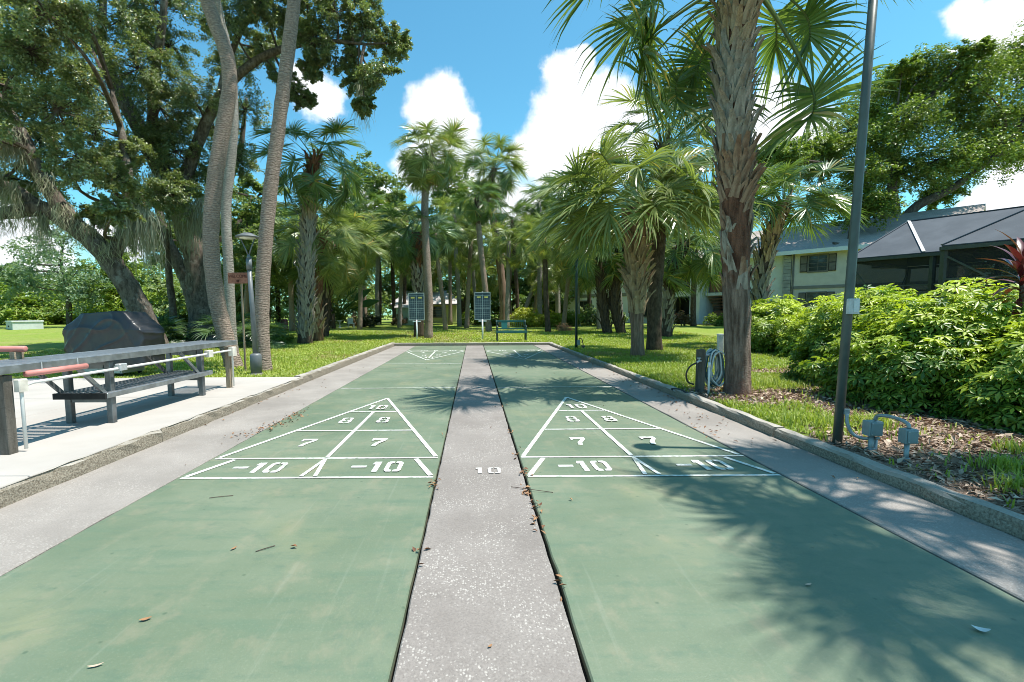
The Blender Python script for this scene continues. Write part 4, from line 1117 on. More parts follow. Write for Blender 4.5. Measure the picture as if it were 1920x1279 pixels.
# --- trees behind the palms
BK = [
 ('tree with airy crown rising above the palms left of the tallest palm', 36, [(690, 330, 30), (720, 350, 32), (700, 390, 34), (670, 370, 28), (740, 380, 26), (650, 400, 26), (750, 420, 30), (700, 440, 34)], 'wood_leaf', 0.2, (705, 600), 60),
 ('dark tree closing the view behind the lamp post', 27, [(480, 420, 50), (500, 480, 50), (470, 520, 46), (520, 540, 44), (490, 580, 40), (440, 560, 36), (530, 470, 40), (460, 450, 40)], 'wood_leaf', 0.17, (488, 612), 95),
 ('dark tree behind the reddish stubbed palm', 40, [(560, 500, 50), (600, 540, 46), (640, 500, 50), (660, 560, 44), (570, 570, 40), (620, 580, 40), (610, 450, 44), (560, 430, 44)], 'wood_leaf', 0.24, (612, 606), 90),
 ('dark tree behind the two scoreboards', 44, [(740, 500, 46), (780, 470, 50), (830, 500, 46), (800, 540, 40), (860, 540, 46), (760, 550, 34), (700, 560, 40), (870, 470, 46)], 'wood_leaf', 0.25, (800, 604), 90),
 ('tall tree between the tallest palm and the bending palm', 42, [(850, 330, 34), (880, 370, 40), (850, 400, 44), (830, 440, 44), (890, 430, 40), (840, 360, 30)], 'wood_leaf', 0.24, (865, 604), 60),
 ('dark tree behind the bench', 43, [(910, 510, 46), (950, 480, 44), (990, 520, 46), (930, 560, 40), (980, 570, 36), (1020, 550, 44), (900, 570, 34), (1000, 470, 40)], 'wood_leaf', 0.25, (960, 604), 90),
 ('dark tree behind the yellow hedge', 41, [(1040, 500, 44), (1080, 520, 46), (1060, 560, 44), (1110, 550, 44), (1090, 470, 40), (1140, 500, 40), (1020, 440, 36), (1120, 580, 36)], 'wood_leaf', 0.24, (1080, 604), 90),
 ('soft blue green young tree on the left lawn', 34, [(60, 490, 40), (110, 460, 44), (150, 500, 40), (90, 530, 44), (140, 545, 36), (50, 530, 30), (110, 420, 30), (170, 540, 24), (30, 510, 24)], 'tree_leaf_cool', 0.15, (113, 612), 60),
 ('bright green shrubby tree beyond the grill', 38, [(200, 520, 40), (240, 540, 42), (210, 565, 40), (260, 575, 36), (180, 580, 30), (230, 490, 32), (150, 590, 24), (280, 540, 34)], 'garden_leaf', 0.22, (215, 604), 85),
 ('bright green shrubby tree at the far left edge', 44, [(10, 555, 40), (50, 570, 40), (0, 590, 36), (90, 580, 36), (-40, 560, 50), (40, 595, 28), (120, 590, 26), (-30, 520, 40)], 'garden_leaf', 0.24, (30, 604), 85),
 ('dark shrubby tree under the long oak limb', 45, [(130, 560, 34), (160, 575, 34), (100, 600, 26), (190, 600, 26), (150, 600, 30), (230, 600, 30), (70, 600, 26)], 'wood_leaf', 0.24, (150, 606), 85),
 ('dark understorey tree behind the upright mossy oak', 30, [(300, 540, 40), (340, 560, 40), (390, 540, 40), (420, 580, 36), (370, 590, 36), (320, 600, 30), (280, 590, 30), (440, 530, 36)], 'wood_leaf', 0.2, (360, 612), 90),
 ('far tree behind the apartment roof', 52, [(1180, 420, 44), (1230, 400, 46), (1290, 410, 44), (1160, 480, 40), (1340, 420, 40), (1400, 330, 34), (1440, 350, 36)], 'wood_leaf', 0.28, (1250, 602), 70),
]
for (lab, y, cs, lm, ls, bp, per) in BK:
    s = y / 905.0
    bx = (bp[0] - 885) * s; bz = float(zl(y))
    cl = [px_cluster(px + rg.uniform(-5, 5), py + rg.uniform(-5, 5), y + rg.uniform(-1.5, 2.5), r, 0.8) for (px, py, r) in cs]
    tz = max(c[2] for c in cl) - 0.6
    tree('broadleaf_tree', lab, (bx, y + 0.6, bz), [([(bx, y + 0.6, bz - 0.2), (bx + 0.1, y + 0.6, bz + (tz - bz) * 0.4), (bx - 0.2, y + 0.6, bz + (tz - bz) * 0.7), (bx + 0.1, y + 0.6, tz)], [0.2, 0.16, 0.11, 0.03])],
         cl, lm, rg, ls * 1.4, 13, int(per * 1.55), bark='twig_bark', twigs=False, spread=0.28)

# --- far belt of woods closing the horizon: reads as one mass
n = 60000
wx = rg.uniform(-150, 150, n); wh = 4.5 + 3.5 * vnoise(wx, wx * 0 + 3, 0.09) + 2.2 * vnoise(wx, wx * 0 + 9, 0.3) + 2.0 * ((wx > -28) & (wx < 20))
wy = 58 + rg.uniform(0, 9, n) + 4 * vnoise(wx, wx * 0, 0.11)
wz = wh * rg.uniform(0, 1, n) ** 0.8
o = link(bpy.data.objects.new('distant_woods', leaves('distant_woods', np.stack([wx, wy, 0.4 + wz], 1), 0.62, 0.4, 'wood_leaf', rg, 0.4)))
tag(o, 'far belt of dark woods along the horizon', 'woods', kind='stuff')
# --- spanish moss: hangs on the oaks, parts of the two trees
def moss(parent_xyz, spots, root, rng):
    V = []; loops = []; sizes = []; tint = []
    for (x, y, z, L, wd, n) in spots:
        for k in range(int(n * 1.5)):
            p = np.array([x + rng.normal(0, wd), y + rng.normal(0, wd), z + rng.uniform(-0.15, 0.1)]) - parent_xyz
            ln = L * rng.uniform(0.35, 1.0); dirn = np.array([rng.normal(0, 0.08), rng.normal(0, 0.08), -1.0])
            s = unit(np.array([rng.normal(), rng.normal(), 0.0])); ti = rng.uniform()
            o = len(V); m = 7
            for q in range(m + 1):
                hw = 0.0105 * (1 - 0.8 * q / m) * rng.uniform(0.5, 1.5)
                V.append(p - s * hw); V.append(p + s * hw); tint += [ti, ti]
                p = p + dirn * ln / m + np.array([rng.normal(0, 0.045), rng.normal(0, 0.045), 0])
            for q in range(m):
                a = o + 2 * q
                loops += [a, a + 1, a + 3, a + 2]; sizes.append(4)
    o = link(bpy.data.objects.new('hanging_moss', np_mesh('hanging_moss', np.array(V), loops, sizes, 'moss', tint)))
    o.parent = root
    tag(o, 'grey green strands of hanging moss', kind='stuff')
def ms(px, py, y, Lpx, wpx, n):
    s = y / 905.0
    return ((px - 885) * s, y, CAM_H + (587 - py) * s, Lpx * s, wpx * s, n)
oaks = [o for o in scene.objects if o.name.startswith('live_oak')]
oak_a, oak_b = [o for o in oaks if o.location.y < 15][0], [o for o in oaks if abs(o.location.y - 18) < 0.2][0]
moss(np.array(oak_a.location), [ms(30, 235, 13.5, 90, 8, 150), (ms(55, 250, 13.6, 75, 8, 120)), ms(15, 330, 13.6, 90, 6, 70), ms(45, 345, 13.7, 80, 5, 60), ms(95, 395, 14.0, 90, 4, 70), ms(105, 330, 13.8, 60, 8, 60), ms(150, 400, 14.1, 60, 6, 70), ms(180, 420, 14.1, 50, 10, 80), ms(205, 455, 14.1, 40, 8, 60), ms(130, 385, 13.9, 60, 8, 60), ms(255, 385, 14.0, 110, 12, 190), ms(285, 400, 14.0, 125, 9, 150), ms(70, 400, 14.0, 45, 12, 60), ms(20, 405, 13.9, 40, 12, 50), ms(120, 20, 13.0, 60, 10, 70)], oak_a, rg)
moss(np.array(oak_b.location), [ms(345, 365, 16.9, 90, 10, 150), ms(365, 385, 16.9, 100, 8, 150), ms(325, 350, 16.8, 80, 9, 100), ms(385, 370, 16.9, 70, 6, 80), ms(300, 330, 16.6, 70, 10, 80), ms(688, 175, 16.0, 90, 5, 70), ms(110, 80, 16, 60, 10, 50), ms(200, 60, 16, 70, 10, 60)], oak_b, rg)

# ================================================================== SHRUBS
def shrub(name, label, x, y, rx, ry, h, leaf, n, size, rng, group=None, aspect=0.5, lumps=16, top=0.5, cat='shrub', whorl=False, z=None, stems=5):
    z0 = float(zl(y)) if z is None else z
    root = thing(name, label, cat, (x, y, z0), group=group)
    k = lumps
    d = unit(rng.normal(size=(k, 3))); d[:, 2] = np.abs(d[:, 2]) * 0.9 + 0.05
    rr = rng.uniform(0.45, 0.92, (k, 1))
    C = d * rr * np.array([rx, ry, h * 0.86]); C[:, 2] = np.clip(C[:, 2], h * 0.16, h)
    C = np.concatenate([C, np.stack([rng.uniform(-rx, rx, k // 2) * 0.8, rng.uniform(-ry, ry, k // 2) * 0.8, rng.uniform(0.15, 0.5, k // 2) * h], 1)])
    s = (0.22 if whorl else 0.30) * min(rx, ry, h)
    ci = rng.integers(0, len(C), n)
    u = unit(rng.normal(size=(n, 3))); rad = rng.uniform(0.3, 1.0, (n, 1)) ** 0.4
    P = C[ci] + u * rad * s * np.array([1.15, 1.15, 0.85])
    if whorl:
        k2 = int(n * 0.42)
        v2 = unit(rng.normal(size=(k2, 3))); v2[:, 2] = np.abs(v2[:, 2])
        bump_ = 0.86 + 0.28 * vnoise(v2[:, 0] * 3 + v2[:, 2] * 2 + x, v2[:, 1] * 3 - v2[:, 2] * 2 + y, 1.3)[:, None]
        P[:k2] = v2 * np.array([rx, ry, h * 0.93]) * bump_ * rng.uniform(0.86, 1.0, (k2, 1)); u[:k2] = unit(v2 + rng.normal(0, 0.35, (k2, 3)))
    keep = P[:, 2] > 0.02
    P = P[keep]; u = u[keep]
    # paler young growth atop each clump; brightness of lit tops is painted in too
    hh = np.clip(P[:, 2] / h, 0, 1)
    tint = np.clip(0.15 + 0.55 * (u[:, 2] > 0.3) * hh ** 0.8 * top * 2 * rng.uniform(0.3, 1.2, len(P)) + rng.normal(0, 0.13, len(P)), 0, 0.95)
    if whorl:
        # hand-shaped leaves: several leaflets from each stalk
        m = 7
        an = rng.uniform(0, 6.28, (len(P), 1)) + np.arange(m)[None, :] * 2 * math.pi / m
        ax = unit(u * 0.7 + np.array([0, 0, 0.9]) + rng.normal(0, 0.25, P.shape))
        e1 = unit(np.cross(ax, np.array([0.3, 1, 0.2]))); e2 = np.cross(ax, e1)
        L = size * rng.uniform(0.55, 1.35, (len(P), 1, 1))
        dr = np.cos(an)[..., None] * e1[:, None] + np.sin(an)[..., None] * e2[:, None] - ax[:, None] * rng.uniform(-0.15, 0.3, (len(P), 1, 1))
        dr = unit(dr)
        sd = unit(np.cross(dr, ax[:, None]))
        nn = np.cross(sd, dr)
        b0 = P[:, None] + dr * L * 0.12
        W = L * 0.19
        v = np.stack([b0, b0 + dr * L * 0.5 + sd * W + nn * W * 0.3, b0 + dr * L - ax[:, None] * L * 0.15, b0 + dr * L * 0.5 - sd * W + nn * W * 0.3], 2)
        N = len(P) * m
        idx = np.arange(N)[:, None] * 4
        loops = np.concatenate([idx + np.array([[0, 1, 2]]), idx + np.array([[0, 2, 3]])], 1).ravel()
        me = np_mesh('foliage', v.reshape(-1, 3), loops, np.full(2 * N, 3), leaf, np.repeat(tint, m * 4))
    else:
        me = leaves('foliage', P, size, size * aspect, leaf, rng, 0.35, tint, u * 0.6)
    o = link(bpy.data.objects.new('foliage', me)); o.parent = root
    mb = MB()
    for j in range(stems):
        c = C[rng.integers(len(C))]
        a = np.array([rng.uniform(-0.25, 0.25) * rx, rng.uniform(-0.25, 0.25) * ry, -0.05])
        mb.tube(smooth_path([a, (a + c) / 2 + rng.normal(0, 0.06, 3), c], 3), list(np.linspace(0.028, 0.008, 7)), 5, False)
    for c in C:
        a = np.array([c[0] * 0.2, c[1] * 0.2, c[2] * 0.45])
        mb.tube([a, (a + c) / 2, c], [0.014, 0.01, 0.005], 4, False)
    mb.build('stems', 'twig_bark', root)
    return root
G_H = 'glossy schefflera shrubs of the hedge'
for (lab, x, y, rx, ry, h, n) in [
    ('glossy hedge shrub right behind the tall green light pole', 6.0, 7.1, 1.1, 1.05, 1.66, 2600),
    ('glossy hedge shrub with the lowest front edge, nearest the electrical boxes', 5.35, 5.55, 1.1, 1.0, 1.40, 2700),
    ('glossy hedge shrub at the right edge under the red leaved plant', 5.55, 4.45, 0.95, 0.8, 1.12, 2300),
    ('glossy hedge shrub in front of the corner post of the shade canopy', 6.9, 6.2, 1.15, 1.0, 1.60, 2200),
    ('glossy hedge shrub in the second row at the right edge', 6.8, 5.0, 0.95, 0.9, 1.38, 1700),
    ('glossy hedge shrub at the back below the dark screens', 7.9, 7.4, 1.2, 1.1, 1.55, 1600)]:
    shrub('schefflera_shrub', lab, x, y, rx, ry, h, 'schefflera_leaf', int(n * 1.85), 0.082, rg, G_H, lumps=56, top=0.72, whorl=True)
for (lab, x, y, rx, ry, h, n) in [
    ('rounded hedge shrub touching the right side of the large palm trunk', 8.1, 12.9, 1.2, 1.1, 1.62, 1900),
    ('rounded hedge shrub at the near end of the far hedge', 8.35, 10.9, 1.25, 1.2, 1.58, 2000),
    ('rounded hedge shrub at the back of the far hedge', 9.7, 12.2, 1.2, 1.1, 1.62, 1400)]:
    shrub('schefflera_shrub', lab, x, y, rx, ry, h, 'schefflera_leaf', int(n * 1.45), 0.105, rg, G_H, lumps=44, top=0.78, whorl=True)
for (nm, lab, x, y, rx, ry, h, leaf, n, size) in [
    ('shrub', 'bright yellow clipped shrub right behind the bench', 3.35, 30.0, 1.35, 1.2, 1.55, 'yellow_leaf', 3800, 0.13),
    ('shrub', 'low yellow green shrub behind the brown brush pile', 4.75, 30.0, 0.9, 0.9, 1.25, 'yellow_leaf', 2200, 0.13),
    ('shrub', 'round yellow green shrub left of the thin dark pole', 5.9, 30.5, 1.0, 0.9, 1.35, 'garden_leaf', 2400, 0.13),
    ('shrub', 'dark clipped shrub right of the thin dark pole', 7.7, 31.5, 1.5, 1.0, 1.6, 'wood_leaf', 3000, 0.13),
    ('shrub', 'pale variegated shrub over the dark clipped one', 7.2, 33.0, 0.9, 0.8, 2.1, 'palm_leaf_pale', 1800, 0.16),
    ('shrub', 'long low hedge end between the scoreboards', 0.0, 33.5, 1.2, 0.9, 1.35, 'garden_leaf', 2600, 0.13),
    ('shrub', 'clipped green shrub just right of the right scoreboard', 1.55, 32.0, 0.8, 0.8, 1.2, 'garden_leaf', 1900, 0.13),
    ('shrub', 'mottled croton shrub behind the left end of the bench', 2.1, 31.0, 0.8, 0.7, 1.3, 'croton_leaf', 1800, 0.13),
    ('shrub', 'dark maroon clipped bush left of the pale shed', -6.6, 30.5, 0.75, 0.7, 1.3, 'maroon_leaf', 2600, 0.11),
    ('shrub', 'red flowered plant at the corner of the pale shed', -5.1, 33.0, 0.5, 0.5, 1.1, 'pink_leaf', 700, 0.14),
    ('shrub', 'reddish plant left of the maroon clipped bush', -7.8, 31.5, 0.5, 0.5, 1.2, 'pink_leaf', 500, 0.14),
    ('shrub', 'pinkish croton in front of the dark apartment porch', 12.9, 29.8, 0.6, 0.6, 1.4, 'pink_leaf', 900, 0.14),
    ('shrub', 'small clipped green shrub at the apartment wall', 14.9, 29.6, 0.75, 0.7, 1.2, 'garden_leaf', 1500, 0.13),
    ('shrub', 'dark low shrub at the foot of the apartment windows', 9.6, 33.5, 1.4, 0.8, 1.3, 'wood_leaf', 2000, 0.13),
    ('shrub', 'dark low shrub behind the leaning smooth trunk', -7.9, 18.8, 0.75, 0.6, 0.75, 'wood_leaf', 2200, 0.09),
    ('shrub', 'small dark shrub between lamp post and grey stubbed palm', -7.0, 17.6, 0.45, 0.4, 0.5, 'garden_leaf', 1100, 0.09),
    ('shrub', 'dense dark shrub at the foot of the upright mossy oak', -9.1, 18.9, 0.9, 0.7, 1.2, 'wood_leaf', 2400, 0.1),
    ('shrub', 'bushy green shrub between the two mossy oak trunks', -11.2, 17.4, 0.8, 0.7, 1.0, 'garden_leaf', 1900, 0.1)]:
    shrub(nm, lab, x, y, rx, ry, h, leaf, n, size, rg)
# saw palmettos at the oaks
for (lab, x, y, s, n) in [('saw palmetto clump right of the mossy oak trunk', -8.2, 16.2, 0.75, 16), ('saw palmetto clump between the two mossy oak trunks', -11.0, 16.6, 0.8, 18), ('saw palmetto clump behind the covered grill', -10.4, 16.0, 0.6, 14), ('saw palmetto clump behind the leaning smooth trunk', -6.9, 15.6, 0.6, 14)]:
    root = thing('saw_palmetto', lab, 'palmetto', (x, y, float(zl(y))), group='saw palmettos under the oaks')
    MB().tube([(0, 0, -0.1), (0.03, 0, 0.12), (0.0, 0.03, 0.25)], [0.12, 0.13, 0.09], 8).build('stem', 'palm_bark_dark', root, True)
    for k in range(n):
        e = [78, 58, 58, 38, 38, 18][k % 6]
        inst('frond', FR[('palm_leaf_dark', e)][k % 2], root, Matrix.Translation((0, 0, 0.15)) @ Matrix.Rotation(k * 2.4, 4, 'Z') @ Matrix.Scale(s * rg.uniform(0.85, 1.1), 4))
# paddle leaved plants in the shade behind
def paddle(n, L, w, label, x, y, mat='paddle_leaf', name='travellers_palm', cat='palm tree'):
    z0 = float(zl(y))
    root = thing(name, label, cat, (x, y, z0))
    MB().tube([(0, 0, -0.1), (0, 0, 0.5), (0, 0, 0.9)], [0.14, 0.12, 0.1], 8).build('trunk', 'palm_bark_dark', root, True)
    for k in range(n):
        a = R(-62 + 124 * k / (n - 1)); 
        V = []; fs = []
        m = 8
        for q in range(m + 1):
            t_ = q / m
            r_ = 0.9 + L * t_
            xx = math.sin(a) * r_ ; zz = 0.5 + math.cos(a) * r_ - 0.35 * t_ ** 3
            ww = (0.03 if t_ < 0.38 else w * math.sin(math.pi * min(1, (t_ - 0.36) / 0.64) ** 0.8) + 0.01)
            yy = 0.1 * math.sin(k * 2.1) * t_
            ux, uz = math.cos(a) * ww, -math.sin(a) * ww
            V += [(xx - ux, yy + 0.04, zz - uz), (xx, yy, zz), (xx + ux, yy + 0.04, zz + uz)]
        for q in range(m):
            for j in range(2):
                fs.append((q * 3 + j, q * 3 + j + 1, q * 3 + 4 + j, q * 3 + 3 + j))
        MB().add(V, fs).build('leaf', mat, root, True)
    return root
paddle(9, 2.3, 0.22, 'fan shaped travellers palm in shade behind the stubbed palms', -8.4, 29.0)
# red cordyline at the right edge
root = thing('cordyline', 'red cordyline with long strap leaves at the right edge', 'plant', (5.72, 5.1, 0.07))
MB().tube([(0.02, 0, -0.05), (0.0, 0.02, 0.5), (0.03, 0, 1.0), (0.0, 0, 1.5)], [0.028, 0.024, 0.02, 0.016], 7).build('stem', 'twig_bark', root, True)
for k in range(34):
    f = k / 34
    an = k * 2.4; el = R(82 - 100 * f + rg.uniform(-8, 8)); L = rg.uniform(0.36, 0.52); w = 0.032
    V = []; fs = []; p = np.array([0, 0, 1.52 - 0.34 * f]); tt = rg.uniform(0, 1)
    m = 6
    for q in range(m + 1):
        d = np.array([math.cos(an) * math.cos(el), math.sin(an) * math.cos(el), math.sin(el)])
        s = np.array([-math.sin(an), math.cos(an), 0]); ww = w * [0.3, 0.7, 1, 1, 0.8, 0.45, 0.03][q]
        nn = np.cross(s, d)
        V += [p - s * ww - nn * ww * 0.3, p, p + s * ww - nn * ww * 0.3]
        p = p + d * L / m; el -= R(9)
    for q in range(m):
        for j in range(2): fs += [q * 3 + j, q * 3 + j + 1, q * 3 + 4 + j, q * 3 + 3 + j]
    o = link(bpy.data.objects.new('leaf', np_mesh('leaf', np.array(V), fs, np.full(m * 2, 4), 'cordyline_leaf', np.full(len(V), tt)))); o.parent = root
for (dx, dy, zz) in ((-0.18, -0.1, 0.75), (0.1, 0.05, 0.62)):
    for k in range(9):
        an = k * 0.7 + dx * 9; el = R(rg.uniform(-5, 60)); L = rg.uniform(0.28, 0.4)
        V = []; fs = []; p = np.array([dx * 0.6, dy, zz]); m = 5
        for q in range(m + 1):
            d = np.array([math.cos(an) * math.cos(el), math.sin(an) * math.cos(el), math.sin(el)]); s = np.array([-math.sin(an), math.cos(an), 0]); ww = 0.028 * [0.4, 0.9, 1, 0.9, 0.6, 0.03][q]
            V += [p - s * ww, p - np.array([0, 0, 0.006]), p + s * ww]; p = p + d * L / m; el -= R(10)
        for q in range(m):
            for j in range(2): fs += [q * 3 + j, q * 3 + j + 1, q * 3 + 4 + j, q * 3 + 3 + j]
        o = link(bpy.data.objects.new('leaf', np_mesh('leaf', np.array(V), fs, np.full(m * 2, 4), 'cordyline_leaf', np.full(len(V), 0.6)))); o.parent = root
MB().tube([(0, 0, -0.02), (-0.08, -0.05, 0.4), (-0.1, -0.1, 0.75)], [0.02, 0.016, 0.012], 6).build('stem', 'twig_bark', root, True)
MB().tube([(0, 0, -0.02), (0.05, 0.03, 0.3), (0.06, 0.05, 0.62)], [0.02, 0.016, 0.012], 6).build('stem', 'twig_bark', root, True)

# ================================================================== BUILDINGS
# apartment block: local x runs to the right along the front, local y goes into the building
BO = (20.6, 26.5, 0.0)
apt = thing('apartment_building', 'two storey cream apartment block with brown shingle roof behind the palms', 'building', BO, math.atan2(-0.747, 0.665))
EV = 4.62
def part(name, mat, parent, *boxes):
    mb = MB()
    for b in boxes: mb.box(*b)
    return mb.build(name, mat, parent)
part('wall', 'stucco', apt, (-2.9, 4.0, 0.0, 8.0, 0.0, EV))
part('wall', 'stucco_white', apt, (-6.4, -3.35, 0.25, 8.0, 0.0, EV))
part('stairwell_wall', 'interior_dark', apt, (-11.6, -6.4, 3.2, 8.0, 0.0, EV))
part('wall', 'stucco_white', apt, (-24, -11.6, 0.25, 8.0, 0.0, EV))
part('wing_wall', 'stucco_white', apt, (-8.72, -8.05, -0.25, 3.2, 0.0, EV - 0.02))
part('wing_wall', 'stucco_white', apt, (-11.6, -11.3, 0.0, 3.2, 0.0, EV - 0.02))
part('floor_band', 'stucco_band', apt, (-2.903, 4.0, -0.03, 0.0, 2.45, 2.62))
part('floor_band', 'stucco_band', apt, (-24, -11.62, 0.22, 0.25, 2.40, 2.66))
part('balcony', 'stucco_white', apt, (-11.3, -8.75, 0.1, 3.2, 2.25, 2.5), (-11.3, -8.75, 0.1, 0.2, 2.5, 2.62))
part('landing', 'stucco_white', apt, (-8.02, -6.42, 0.6, 3.2, 2.25, 2.45))
for k in range(16):
    part('baluster', 'shutter_dark', apt, (-11.25 + k * 0.16, -11.225 + k * 0.16, 0.13, 0.155, 2.62, 3.35))
part('handrail', 'shutter_dark', apt, (-11.3, -8.75, 0.11, 0.17, 3.35, 3.40))
st = part('stair', 'stair_wood', apt, (-7.9, -7.0, 1.0, 1.3, 2.5, 3.6), (-7.9, -7.0, 1.6, 1.9, 0.3, 1.2))
for k in range(10):
    part('tread', 'stair_wood', apt, (-7.9, -6.9, 0.7 + k * 0.24, 0.95 + k * 0.24, 2.2 - k * 0.2, 2.26 - k * 0.2))
# stacked blocks beside the drain pipe
for k in range(20):
    part('corner_block', 'block_stone', apt, (-3.33, -2.92, -0.06 + 0.01 * (k % 2), 0.3, 0.33 + k * 0.205, 0.52 + k * 0.205))
MB().tube([(-2.8, -0.07, 0.3), (-2.8, -0.07, EV - 0.1)], 0.045, 8).build('drain_pipe', 'trim_brown', apt, True)
def window(parent, x0, x1, z0, z1, y, shutters=True, cols=2, rows=4):
    wd = MB().box(x0 - 0.07, x1 + 0.07, y - 0.05, y + 0.02, z0 - 0.09, z0).box(x0 - 0.07, x1 + 0.07, y - 0.04, y + 0.02, z1, z1 + 0.07).box(x0 - 0.07, x0, y - 0.04, y + 0.02, z0, z1).box(x1, x1 + 0.07, y - 0.04, y + 0.02, z0, z1).build('window', 'trim_brown', parent)
    for i in range(cols):
        for j in range(rows):
            a = x0 + (x1 - x0) * i / cols; b = x0 + (x1 - x0) * (i + 1) / cols; c = z0 + (z1 - z0) * j / rows; d = z0 + (z1 - z0) * (j + 1) / rows
            MB().box(a + 0.015, b - 0.015, y - 0.012, y - 0.004, c + 0.015, d - 0.015).build('pane', 'dark_glass', wd)
    MB().box(x0, x1, y - 0.003, y + 0.0, z0, z1).build('sash', 'trim_brown', wd)
    if shutters:
        for (a, b) in ((x0 - 0.07 - 0.36, x0 - 0.08), (x1 + 0.08, x1 + 0.07 + 0.36)):
            sh = MB().box(a, b, y - 0.05, y - 0.002, z0 - 0.05, z1 + 0.04).build('shutter', 'shutter_dark', parent)
            MB().box(a + 0.03, b - 0.03, y - 0.056, y - 0.05, z0, (z0 + z1) / 2 - 0.03).box(a + 0.03, b - 0.03, y - 0.056, y - 0.05, (z0 + z1) / 2 + 0.03, z1).build('louvre', 'trim_brown', sh)
window(apt, -2.05, -1.2, 3.45, 4.3, -0.003)
window(apt, -2.05, -1.2, 1.1, 2.2, -0.003)
window(apt, 1.2, 2.1, 3.45, 4.3, -0.003)
window(apt, 1.2, 2.1, 1.1, 2.2, -0.003)
for x in (-13.4, -15.9, -18.4, -20.9):
    window(apt, x, x + 1.5, 0.9, 2.1, 0.247, False, 2, 1)
    window(apt, x, x + 1.5, 3.1, 4.2, 0.247, False, 2, 1)
dr = part('door', 'dark_glass', apt, (-10.9, -9.0, 3.12, 3.19, 0.33, 2.2))
part('door_frame', 'trim_brown', dr, (-11.0, -10.9, 3.08, 3.19, 0.33, 2.25), (-9.0, -8.9, 3.08, 3.19, 0.33, 2.25), (-9.99, -9.93, 3.1, 3.12, 0.33, 2.2))
part('entry_slab', 'pavers', apt, (-12.0, -5.8, -1.6, 0.6, 0.2, 0.40))
rf = MB()
rf.slab([(-24.6, -0.55, EV), (4.6, -0.55, EV), (4.6, 4.0, EV + 2.05), (-24.6, 4.0, EV + 2.05)], 0.12)
rf.slab([(-24.6, 4.0, EV + 2.05), (4.6, 4.0, EV + 2.05), (4.6, 8.6, EV), (-24.6, 8.6, EV)], 0.12)
roof = rf.build('roof', 'shingle', apt)
part('fascia', 'stucco_white', roof, (-24.62, 4.62, -0.60, -0.552, EV - 0.2, EV + 0.015))
part('soffit', 'stucco_white', roof, (-24.6, 4.6, -0.55, 0.28, EV - 0.15, EV - 0.125))
MB().poly([(4.0, 0.0, EV), (4.0, 8.0, EV), (4.0, 4.0, EV + 1.9)]).build('gable', 'stucco', apt)

# shade canopies over the pool, dark screens below
def hip(root, c0, d, e, L, D, z, zr, inset, frame_h):
    c0 = np.array(c0, float); d = np.array(d, float); d /= np.linalg.norm(d); e = np.array(e, float); e /= np.linalg.norm(e)
    P = lambda a, b, zz: tuple((c0 + d * a + e * b).tolist()) + (zz,)
    A, B, C_, D_ = P(0, 0, z), P(L, 0, z), P(L, D, z), P(0, D, z)
    r0, r1 = P(inset, D / 2, zr), P(L - inset, D / 2, zr)
    mb = MB().slab([A, B, r1, r0], 0.03).slab([C_, D_, r0, r1], 0.03).slab([D_, A, r0], 0.03).slab([B, C_, r1], 0.03)
    rf = mb.build('canopy', 'shade_cloth', root)
    up = Vector((0, 0, 0.02))
    for (a, b) in ((A, r0), (B, r1), (C_, r1), (D_, r0), (r0, r1)):
        MB().beam(Vector(a) + up, Vector(b) + up, 0.07, 0.03).build('seam', 'shade_cloth', rf)
    fr = Vector((0, 0, -0.10))
    for (a, b) in ((A, B), (B, C_), (C_, D_), (D_, A)):
        MB().beam(Vector(a) + fr, Vector(b) + fr, 0.09, 0.11).build('eave_beam', 'frame_green', root)
    for q in [P(0.07, 0.07, 0), P(L - 0.07, 0.07, 0), P(L - 0.07, D - 0.07, 0), P(0.07, D - 0.07, 0), P(L / 2, 0.07, 0)]:
        MB().box(q[0] - 0.07, q[0] + 0.07, q[1] - 0.07, q[1] + 0.07, 0.0, z - 0.16).build('post', 'frame_green', root)
    def wall(a, b):
        MB().add([(a[0], a[1], 0.1), (b[0], b[1], 0.1), (b[0], b[1], z - 0.16), (a[0], a[1], z - 0.16)], [(0, 1, 2, 3)]).build('screen', 'insect_screen', root)
        for zz in (1.15, 2.1):
            MB().beam((a[0], a[1], zz), (b[0], b[1], zz), 0.04, 0.06).build('rail', 'frame_green', root)
        m0 = Vector((a[0] * 0.75 + b[0] * 0.25, a[1] * 0.75 + b[1] * 0.25, 1.2))
        MB().beam(m0, (a[0], a[1], z - 0.3), 0.04, 0.05).build('brace', 'frame_green', root)
    wall(P(0.07, 0.05, 0), P(L - 0.07, 0.05, 0)); wall(P(0.05, D - 0.07, 0), P(0.05, 0.07, 0)); wall(P(L - 0.07, D - 0.05, 0), P(0.07, D - 0.05, 0))
    return A, B, r0, r1
c1 = thing('shade_canopy', 'dark hipped shade canopy with screened sides and pale seam, further back', 'canopy', (0, 0, 0), group='shade canopies over the pool')
A, B, r0, r1 = hip(c1, (15.3, 20.0), (0.53, -0.85), (0.85, 0.53), 5.2, 6.4, 3.28, 4.92, 0.9, 3.0)
q1 = (Vector(A) * 0.55 + Vector(B) * 0.45)
MB().beam(Vector(r0) + Vector((0.0, 0, 0.035)), q1 + Vector((0, 0, 0.035)), 0.10, 0.02).build('flashing', 'flashing', c1)
c2 = thing('shade_canopy', 'dark hipped shade canopy nearest the hedge, with green corner post', 'canopy', (0, 0, 0), group='shade canopies over the pool')
hip(c2, (14.3, 15.0), (0.56, -0.83), (0.83, 0.56), 9.0, 7.4, 3.13, 5.35, 3.2, 3.0)
